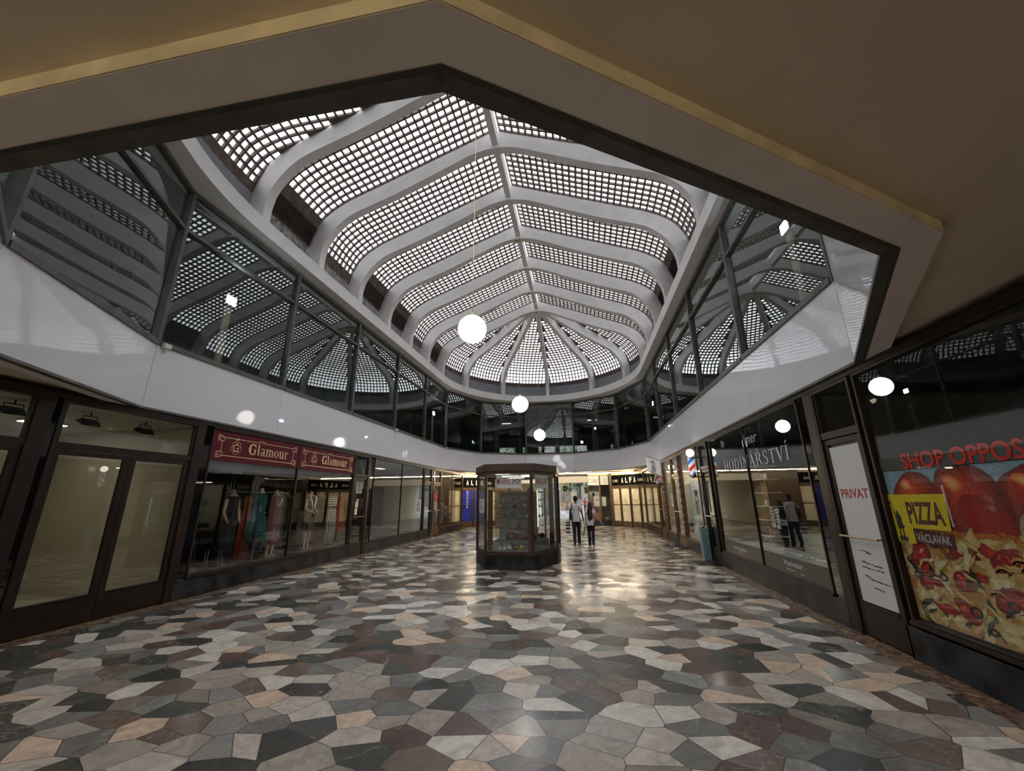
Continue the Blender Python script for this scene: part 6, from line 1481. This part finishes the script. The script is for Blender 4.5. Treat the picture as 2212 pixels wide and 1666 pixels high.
for k, (s, col) in enumerate(((.3, 'brown'), (.5, 'black'), (.72, 'brown'), (.9, 'black'))):
    rock('mineral_specimen', KR, s, -.3, .64 if k % 2 else .42, .09, col, 'lump', 'large %s rock low in the angled kiosk side, %s' % (col, ('by the front post', 'second along', 'third along', 'by the rear post')[k]), None, seed=40+k)
mb = MB(K.location); KR.box(mb, .2, 1.0, -.6, -.15, .42, .635); mb.build('step_shelf', M['darkroom'], K)
o = thing('kiosk_lamp', 'upright white tube lamp between the shelves of the angled kiosk side', 'lamp', KR.P(.40, -.10, .95)); mb = MB(o.location); mb.tube([KR.P(.40, -.10, .95), KR.P(.40, -.10, 1.84)], .010, 10); mb.build('tube', emis('kiosk_tube_face', (.92, .97, 1), 1.3), o, smooth=True)
mb = MB(o.location); mb.tube([KR.P(.40, -.10, .90), KR.P(.40, -.10, .95)], .018, 10); mb.build('socket', M['chrome'], o)
o = thing('kiosk_lamp', 'added warm strip lamp hidden under the kiosk cornice', 'lamp', (-1.855, 11.55, 2.24)); mb = MB(o.location); mb.box(-2.2, -1.5, 11.5, 11.56, 2.235, 2.268); mb.build('tube', emis('kiosk_fill_face', (1, .9, .75), 8), o)  # strip added out of sight to brighten the kiosk inside

# ================================================================== PEOPLE
def skin_obj(name, chains, m, parent, off, sub=2, fat=1.0):
    """chains: lists of (xyz, (rx, ry)) sharing joints by equal coordinates"""
    vs, rs, es = [], [], []; idx = {}; roots = []
    def vid(p, r):
        k = tuple(round(c, 4) for c in p)
        if k not in idx: idx[k] = len(vs); vs.append(tuple(Vector(p)-Vector(off))); rs.append(r if isinstance(r, tuple) else (r, r))
        return idx[k]
    for ch in chains:
        ids = [vid(p, r) for p, r in ch]; es += list(zip(ids, ids[1:]))
    me = bpy.data.meshes.new(name); me.from_pydata(vs, es, []); me.materials.append(m)
    o = bpy.data.objects.new(name, me); COL.objects.link(o)
    if parent: o.parent = parent
    sk = o.modifiers.new('skin', 'SKIN'); sk.use_smooth_shade = True; sk.branch_smoothing = .4
    sv = me.skin_vertices[0].data
    for i, r in enumerate(rs): sv[i].radius = (r[0]*fat, r[1]*fat); sv[i].use_root = False
    par = list(range(len(vs)))
    def find(a):
        while par[a] != a: a = par[a]
        return a
    for a, b in es: par[find(a)] = find(b)
    seen = set()
    for i in range(len(vs)):
        f = find(i)
        if f not in seen: seen.add(f); sv[i].use_root = True
    ss = o.modifiers.new('smooth', 'SUBSURF'); ss.levels = sub; ss.render_levels = sub
    return o
def person(label, base, H, yaw, leg, arm, shirt, pants, shoes, hair_m, hair_long=False, sc=1.0, detail=True, skirt=None, group=None, skin=None):
    """yaw 0 faces +y. leg: {side:(hip_fwd, knee_fwd, ankle_fwd, lift)}, arm: {side:(elbow dx, dy, wrist dx, dy, dz)}"""
    o = thing('person', label, 'person', base, group); c, s_ = math.cos(yaw), math.sin(yaw); B = Vector(base)
    def T(x, y, z): return tuple(B+Vector((x*c-y*s_, x*s_+y*c, z)))
    k = H/1.75*sc; hx = .085*k; skin = skin or M['skin']
    pel, wai, che, nek, hd0, hd1 = (0, 0, .95*k), (0, .01*k, 1.08*k), (0, 0, 1.30*k), (0, .0, 1.47*k), (0, .015*k, 1.56*k), (0, .01*k, 1.66*k)
    body, shirt_c, pants_c = [], [], []
    body.append([(T(*pel), (.10*k, .08*k)), (T(*wai), (.11*k, .075*k)), (T(*che), (.125*k, .085*k)), (T(0, 0, 1.41*k), (.08*k, .06*k)), (T(*nek), .042*k), (T(*hd0), (.058*k, .07*k)), (T(*hd1), (.07*k, .085*k)), (T(0, 0, 1.72*k), .04*k)])
    body.append([(T(*hd0), (.062*k, .075*k)), (T(0, .085*k, 1.575*k), .018*k), (T(0, .105*k, 1.57*k), .010*k)])     # nose
    for sd in (-1, 1):
        kf, af, lift = leg[sd]; hip = (sd*hx, 0, .92*k); kn = (sd*hx*.95, kf*k, .50*k+lift*.3); an = (sd*hx*.9, af*k, .09*k+lift)
        body.append([(T(*pel), (.10*k, .08*k)), (T(*hip), .078*k), (T(*kn), .050*k), (T(*an), .034*k)])
        pants_c.append([(T(*pel), (.105*k, .085*k)), (T(*hip), .092*k), (T(*kn), .072*k), (T(an[0], an[1], an[2]-.035*k), .058*k)])
        up = .5 if lift > .02 else 0
        mb = MB(o.location); n_ = 12
        hl = (an[0], an[1]-.05*k, max(.0, lift)+.03); toe = (an[0]*1.1, an[1]+.15*k, .03 if lift < .02 else max(.03, lift-.06))
        mb.tube([T(hl[0], hl[1]-.03*k, hl[2]+.02), T(*hl), T(an[0], an[1]+.03*k, hl[2]+.015), T(*toe), T(toe[0], toe[1]+.03*k, toe[2]-.005)], [.022*k, .042*k, .045*k, .036*k, .015*k], n_)
        mb.tube([T(an[0], an[1], an[2]), T(an[0], an[1]-.01*k, hl[2]+.01)], [.046*k, .042*k], n_)
        mb.build('shoe', shoes, o, smooth=True)
        ex, ey, ez, wx, wy, wz = arm[sd]; sh = (sd*.165*k, 0, 1.40*k); el = (sh[0]+sd*ex*k, ey*k, ez*k); wr = (sh[0]+sd*wx*k, wy*k, wz*k)
        body.append([(T(0, 0, 1.41*k), (.08*k, .06*k)), (T(*sh), .056*k), (T(*el), .038*k), (T(*wr), .026*k)])
        dv = (Vector(wr)-Vector(el)).normalized(); pm = Vector(wr)+dv*.05*k; pe = Vector(wr)+dv*.085*k
        body.append([(T(*wr), .026*k), (T(*pm), (.030*k, .020*k)), (T(*pe), (.030*k, .016*k))])
        if detail:
            ax = Vector((0, 1, 0)); sidev = dv.cross(Vector((1, 0, 0))).normalized()
            for q, (o_, ln) in enumerate(((-.026, .062), (-.009, .072), (.009, .068), (.026, .052))):
                a0 = pe-dv*.02*k+sidev*o_*k; a1 = pe+dv*ln*.55*k+sidev*o_*1.05*k; a2 = a1+(dv*.8+Vector((-sd*.5, 0, 0))).normalized()*ln*.5*k
                body.append([(T(*a0), .0085*k), (T(*a1), .0085*k), (T(*a2), .007*k)])
            t0 = pm-sidev*.02*k; t1 = t0-sidev*.03*k+dv*.025*k; t2 = t1+dv*.03*k; body.append([(T(*t0), .0095*k), (T(*t1), .0095*k), (T(*t2), .008*k)])
        shirt_c.append([(T(0, 0, 1.41*k), (.12*k, .088*k)), (T(*sh), .086*k), (T(*(Vector(sh).lerp(Vector(el), .72))), .066*k)])
    shirt_c.insert(0, [(T(0, 0, .90*k), (.132*k, .104*k)), (T(*wai), (.135*k, .10*k)), (T(*che), (.150*k, .108*k)), (T(0, 0, 1.41*k), (.12*k, .088*k)), (T(0, 0, 1.465*k), (.062*k, .055*k))])
    skin_obj('body', body, skin, o, B, fat=1.12); skin_obj('shirt', shirt_c, shirt, o, B, fat=1.22); 
    mb = MB(o.location); mb.lathe([(.166*k, .82*k), (.160*k, .90*k), (.152*k, 1.0*k), (.146*k, 1.08*k)], 26, T(0, 0, 0), 1, .82, wob=lambda v, t: .02*math.sin(5*t+2)); mb.build('shirt_hem', shirt, o, smooth=True)
    if skirt:
        mb = MB(o.location); mb.lathe([(.24*k, .38*k), (.20*k, .65*k), (.14*k, .98*k)], 20, T(0, 0, 0), 1, .8, wob=folds(8, .08, .7)); mb.build('skirt', skirt, o, smooth=True)
    else:
        mb = MB(o.location); mb.lathe([(.10*k, .80*k), (.138*k, .83*k), (.142*k, .90*k), (.130*k, 1.0*k)], 24, T(0, 0, 0), 1, .78)
        for ch in pants_c:
            hip, kn, an = Vector(ch[1][0]), Vector(ch[2][0]), Vector(ch[3][0]); hip = hip+Vector((0, 0, -.02*k))
            mb.tube([hip, hip.lerp(kn, .5), kn, kn.lerp(an, .45), an], [.092*k, .086*k, .068*k, .066*k, .058*k], 16)
        mb.build('trousers', pants, o, smooth=True)
    mb = MB(o.location); h0 = T(0, -.012*k, 1.655*k)
    prof = [(.001, .112), (.05, .105), (.078, .075), (.088, .03), (.087, -.03), (.078, -.07), (.060, -.105)] if not hair_long else [(.001, .112), (.052, .105), (.080, .075), (.090, .03), (.090, -.03)]
    prof = [(r*k*.93, z*k*.92) for r, z in prof][::-1]
    mb.lathe(prof, 20, h0, 1, 1.12, wob=lambda v, t: .03*math.sin(7*t)+.02*math.sin(13*t))
    if hair_long:
        mb.lathe([(.045*k, -.80*k), (.085*k, -.66*k), (.108*k, -.45*k), (.105*k, -.25*k), (.095*k, -.08*k), (.082*k, .02*k)], 24, T(0, -.075*k, 1.62*k), 1.0, .55, wob=lambda v, t: .05*math.sin(9*t+3*v))
    mb.build('hair', hair_m, o, smooth=True)
    mb = MB(o.location)
    for sd in (-1, 1): mb.sphere(T(sd*.073*k, 0, 1.615*k), .018*k, 8, 6, 1.5, sx=.6)
    mb.build('ear', skin, o, smooth=True)
    mb = MB(o.location)
    for sd in (-1, 1): mb.sphere(T(sd*.030*k, .078*k, 1.625*k), .010*k, 8, 6, .7)
    mb.build('eye', M['ink'], o, smooth=True)
    mb = MB(o.location); mb.sphere(T(0, .082*k, 1.535*k), .02*k, 8, 6, .3, sy=.5); mb.build('mouth', M['red'], o, smooth=True)
    return o, T, k
hairb = mat('black_hair', (.010, .008, .008), .5); hairr = mat('dark_reddish_brown_hair', (.030, .010, .010), .45)
shg = mat('light_grey_tshirt', (.68, .64, .62), .85, noise_amt=.05, noise_scale=30); shg2 = mat('pale_grey_top', (.62, .61, .61), .85, noise_amt=.05, noise_scale=30)
trb = mat('black_trousers', (.010, .010, .014), .7); shb = mat('black_shoes', (.006, .006, .007), .5)
man, T, k = person('person seen from behind walking away in a light grey t-shirt and black trousers, striped bag in hand', (-.34, 15.75, 0), 1.72, 0,
    {-1: (-.02, -.20, .07), 1: (.05, .07, 0)}, {-1: (.05, -.03, 1.14, .07, .0, .90), 1: (.05, .0, 1.14, .10, .06, .90)}, shg, trb, shb, hairb, skin=mat('tanned_skin', (.20, .10, .065), .55))
man['label'] = 'person walking away in light grey t-shirt and black trousers, shoulder bag on one side'
o = thing('shoulder_bag', 'black shoulder bag on the strap of the person in black trousers', 'bag', T(-.2*k, -.05, .9*k))
mb = MB(o.location); p = [T(x, y, z) for x, y, z in ((-.25, -.13, .86), (-.14, -.13, .86), (-.14, .12, .86), (-.25, .12, .86), (-.235, -.12, 1.20), (-.15, -.12, 1.20), (-.15, .11, 1.20), (-.235, .11, 1.20))]
mb.add(p, [(0, 3, 2, 1), (4, 5, 6, 7), (0, 1, 5, 4), (1, 2, 6, 5), (2, 3, 7, 6), (3, 0, 4, 7)]); mb.build('bag_body', M['ink'], o, bevel=.03)
mb = MB(o.location); mb.tube([T(-.19, -.10, 1.18), T(-.15, -.115, 1.36), T(-.10, -.02, 1.462), T(-.13, .08, 1.40), T(-.18, .10, 1.18)], .016, 8); mb.build('strap', M['ink'], o, smooth=True)
o = thing('striped_bag', 'black and white striped bag hanging low from the walking person\'s hand', 'bag', T(-.30, .02, .5))
mb = MB(o.location); c0 = Vector(T(-.315, .03, 0)); zz = [.40, .43, .50, .57, .64, .71, .76]
bands = [(.40, .455, 0), (.455, .53, 1), (.53, .585, 0), (.585, .655, 1), (.655, .71, 0), (.71, .745, 1), (.745, .785, 0)]
for a, b_, mi in bands: mb.lathe([(.085, a), (.088, b_)], 18, (c0.x, c0.y, 0), .95, .62, mi=mi, caps=(a == .40 or b_ == .785))
mb.build('bag_body', [M['ink'], M['white']], o)
mb = MB(o.location); mb.tube([(c0.x-.05, c0.y, .78), (c0.x+.0, c0.y, .86), (c0.x+.055, c0.y, .78)], .008, 6); mb.build('handle', M['ink'], o)
wom, T, k = person('person with waist-long dark hair walking away in a pale grey top and black trousers', (.17, 15.3, 0), 1.50, -.05,
    {-1: (.06, .12, 0), 1: (-.0, -.16, .04)}, {-1: (.03, .02, 1.16, .01, .04, .92), 1: (.08, -.02, 1.18, .26, .10, .94)}, shg2, trb, shb, hairr, hair_long=True, skin=mat('fair_skin', (.52, .34, .27), .55))
mb = MB(); p = T(-.19, .08, .90*k); mb.tube([(p[0], p[1], .78), (p[0]-.02, p[1]-.06, .60), (p[0]-.09, p[1]-.12, .36), (p[0]-.10, p[1]-.13, .33)], [.012, .020, .012, .005], 8); tag(mb.build('folded_umbrella', M['ink'], smooth=True), 'thin folded dark umbrella hanging between the two walking people', 'umbrella')
person('distant person in a dark patterned skirt standing in the street light', (-2.03, 49.0, 0), 1.62, PI, {-1: (0, .04, 0), 1: (0, -.04, 0)}, {-1: (.04, 0, 1.14, .05, .05, .9), 1: (.04, 0, 1.14, .05, .05, .9)}, mat('pale_pink_blouse', (.14, .09, .09), .8), trb, shb, hairr, detail=False, skirt=F['darkfl'])
person('distant person in a bright red top and black trousers out in the street', (.05, 52, 0), 1.70, .2, {-1: (0, .08, 0), 1: (0, -.08, 0)}, {-1: (.06, 0, 1.14, .1, .05, .95), 1: (.06, 0, 1.14, .1, .05, .95)}, mat('bright_red_top', (.24, .006, .015), .8), trb, shb, hairb, detail=False)
person('distant person in a pale blue top behind the walking pair', (-.62, 56, 0), 1.70, 0, {-1: (0, .08, 0), 1: (0, -.08, 0)}, {-1: (.06, 0, 1.14, .1, .05, .95), 1: (.06, 0, 1.14, .1, .05, .95)}, mat('pale_blue_top', (.10, .18, .22), .8), trb, shb, hairb, detail=False)

# ================================================================== STREET BEYOND THE EXIT
leafm = mat('tree_leaves', (.025, .062, .016), .6, noise_amt=.6, noise_scale=3); bark = mat('tree_bark', (.04, .03, .022), .9)
def tree(x, y, h, r, lab, seed):
    o = thing('street_tree', lab, 'tree', (x, y, 0), 'trees along the street'); rn = random.Random(seed)
    mb = MB(o.location); mb.tube([(x, y, -.02), (x+.1, y, h*.4), (x-.1, y, h*.75)], [.22, .16, .06], 10); mb.tube([(x+.1, y, h*.4), (x+r*.5, y+.3, h*.7)], [.10, .04], 8); mb.tube([(x+.05, y, h*.45), (x-r*.5, y-.3, h*.72)], [.10, .04], 8); mb.build('trunk', bark, o, smooth=True)
    mb = MB(o.location)
    cl = [(x+rn.uniform(-.6, .6)*r, y+rn.uniform(-.6, .6)*r, h*rn.uniform(.45, .95), r*rn.uniform(.3, .5)) for _ in range(11)]
    for _ in range(2600):
        c = rn.choice(cl); d = Vector((rn.gauss(0, 1), rn.gauss(0, 1), rn.gauss(0, 1))).normalized()*c[3]*rn.uniform(.6, 1.05); p = Vector(c[:3])+d
        a = Vector((rn.gauss(0, 1), rn.gauss(0, 1), rn.gauss(0, 1))).normalized()*.16; b_ = a.cross(Vector((rn.gauss(0, 1), rn.gauss(0, 1), rn.gauss(0, 1)))).normalized()*.09
        mb.add([p-a, p+b_, p+a, p-b_], [(0, 1, 2, 3)])
    mb.build('crown', leafm, o)
tree(-.6, 57, 7.5, 3.0, 'leafy street tree in the middle of the exit view', 1); tree(5.6, 64, 8.5, 3.4, 'leafy street tree towards the corner shop side', 2); tree(-1.2, 78, 10.5, 4.5, 'taller street tree furthest down the street', 3); tree(-8, 52, 9, 3.6, 'street tree seen through the gallery windows over the exchange side', 4); tree(4, 48, 9, 3.5, 'street tree seen through the gallery windows over the barber side', 5)
def sbox(nm_, x0, x1, y0, y1, z0, z1, m, lab, cat): 
    mb = MB(); mb.box(x0, x1, y0, y1, z0, z1); return tag(mb.build(nm_, m), lab, cat)
bl = thing('street_building', 'pale yellow building with dark windows across the street', 'building', (-2.6, 64, 0))
mb = MB(bl.location); mb.box(-3.4, -1.75, 60, 68, -.02, 4.3); mb.build('wall', mat('pale_yellow_render', (.22, .17, .085), .8), bl)
mb = MB(bl.location)
for xx in (-3.0, -2.3): mb.box(xx-.22, xx+.22, 59.95, 60.02, 1.2, 2.9)
mb.build('window', M['darkroom'], bl)
bl = thing('street_building', 'tall grey building closing the street behind the trees', 'building', (0, 100, 0))
mb = MB(bl.location); mb.box(-30, 30, 100, 108, -.1, 16); mb.build('wall', mat('grey_render', (.13, .13, .125), .8), bl)
mb = MB(bl.location)
for j in range(4):
    for i in range(24): mb.box(-28+i*2.4, -26.8+i*2.4, 99.9, 100.05, 1.5+j*3.6, 3.7+j*3.6)
mb.build('window', M['darkroom'], bl)
o = thing('market_stall', 'white-roofed glass stall beside the passage exit', 'stall', (-4.0, 44, 0))
mb = MB(o.location); mb.box(-4.2, -2.62, 40.5, 46, 2.55, 2.7); mb.build('canopy_roof', mat('stall_roof_panel', (.22, .25, .28), .5), o)
mb = MB(o.location); mb.box(-4.2, -3.05, 41, 45.5, -.02, 2.3); mb.build('glazed_body', mat('teal_grey_glazing', (.12, .22, .24), .2), o)
mb = MB(o.location); mb.box(-2.74, -2.66, 45.8, 45.88, -.02, 2.56); mb.build('post', mat('stall_post', (.2, .22, .24), .5), o)
o = thing('street_sign', 'green sign hanging at the stall beside the exit', 'sign', (-1.7, 37.8, 2.4)); mb = MB(o.location); mb.box(-1.88, -1.50, 37.8, 37.84, 2.26, 2.70); mb.build('panel', mat('green_sign', (.0, .10, .03), .6), o); mb = MB(o.location); mb.box(-1.79, -1.59, 37.79, 37.80, 2.42, 2.5); mb.build('mark', M['yellow'], o)
mb = MB(o.location); mb.tube([(-1.69, 37.82, 2.70), (-1.69, 37.82, 3.196)], .015, 6); mb.build('hanger', M['black'], o)
o = thing('street_sign', 'yellow sign hanging by the corner shop side of the exit', 'sign', (.2, 37.8, 2.2)); mb = MB(o.location); mb.box(.06, .38, 37.8, 37.84, 2.04, 2.58); mb.build('panel', mat('yellow_sign', (.25, .20, .01), .6), o)
mb = MB(o.location); mb.tube([(.22, 37.82, 2.58), (.22, 37.82, 3.196)], .015, 6); mb.build('hanger', M['black'], o)
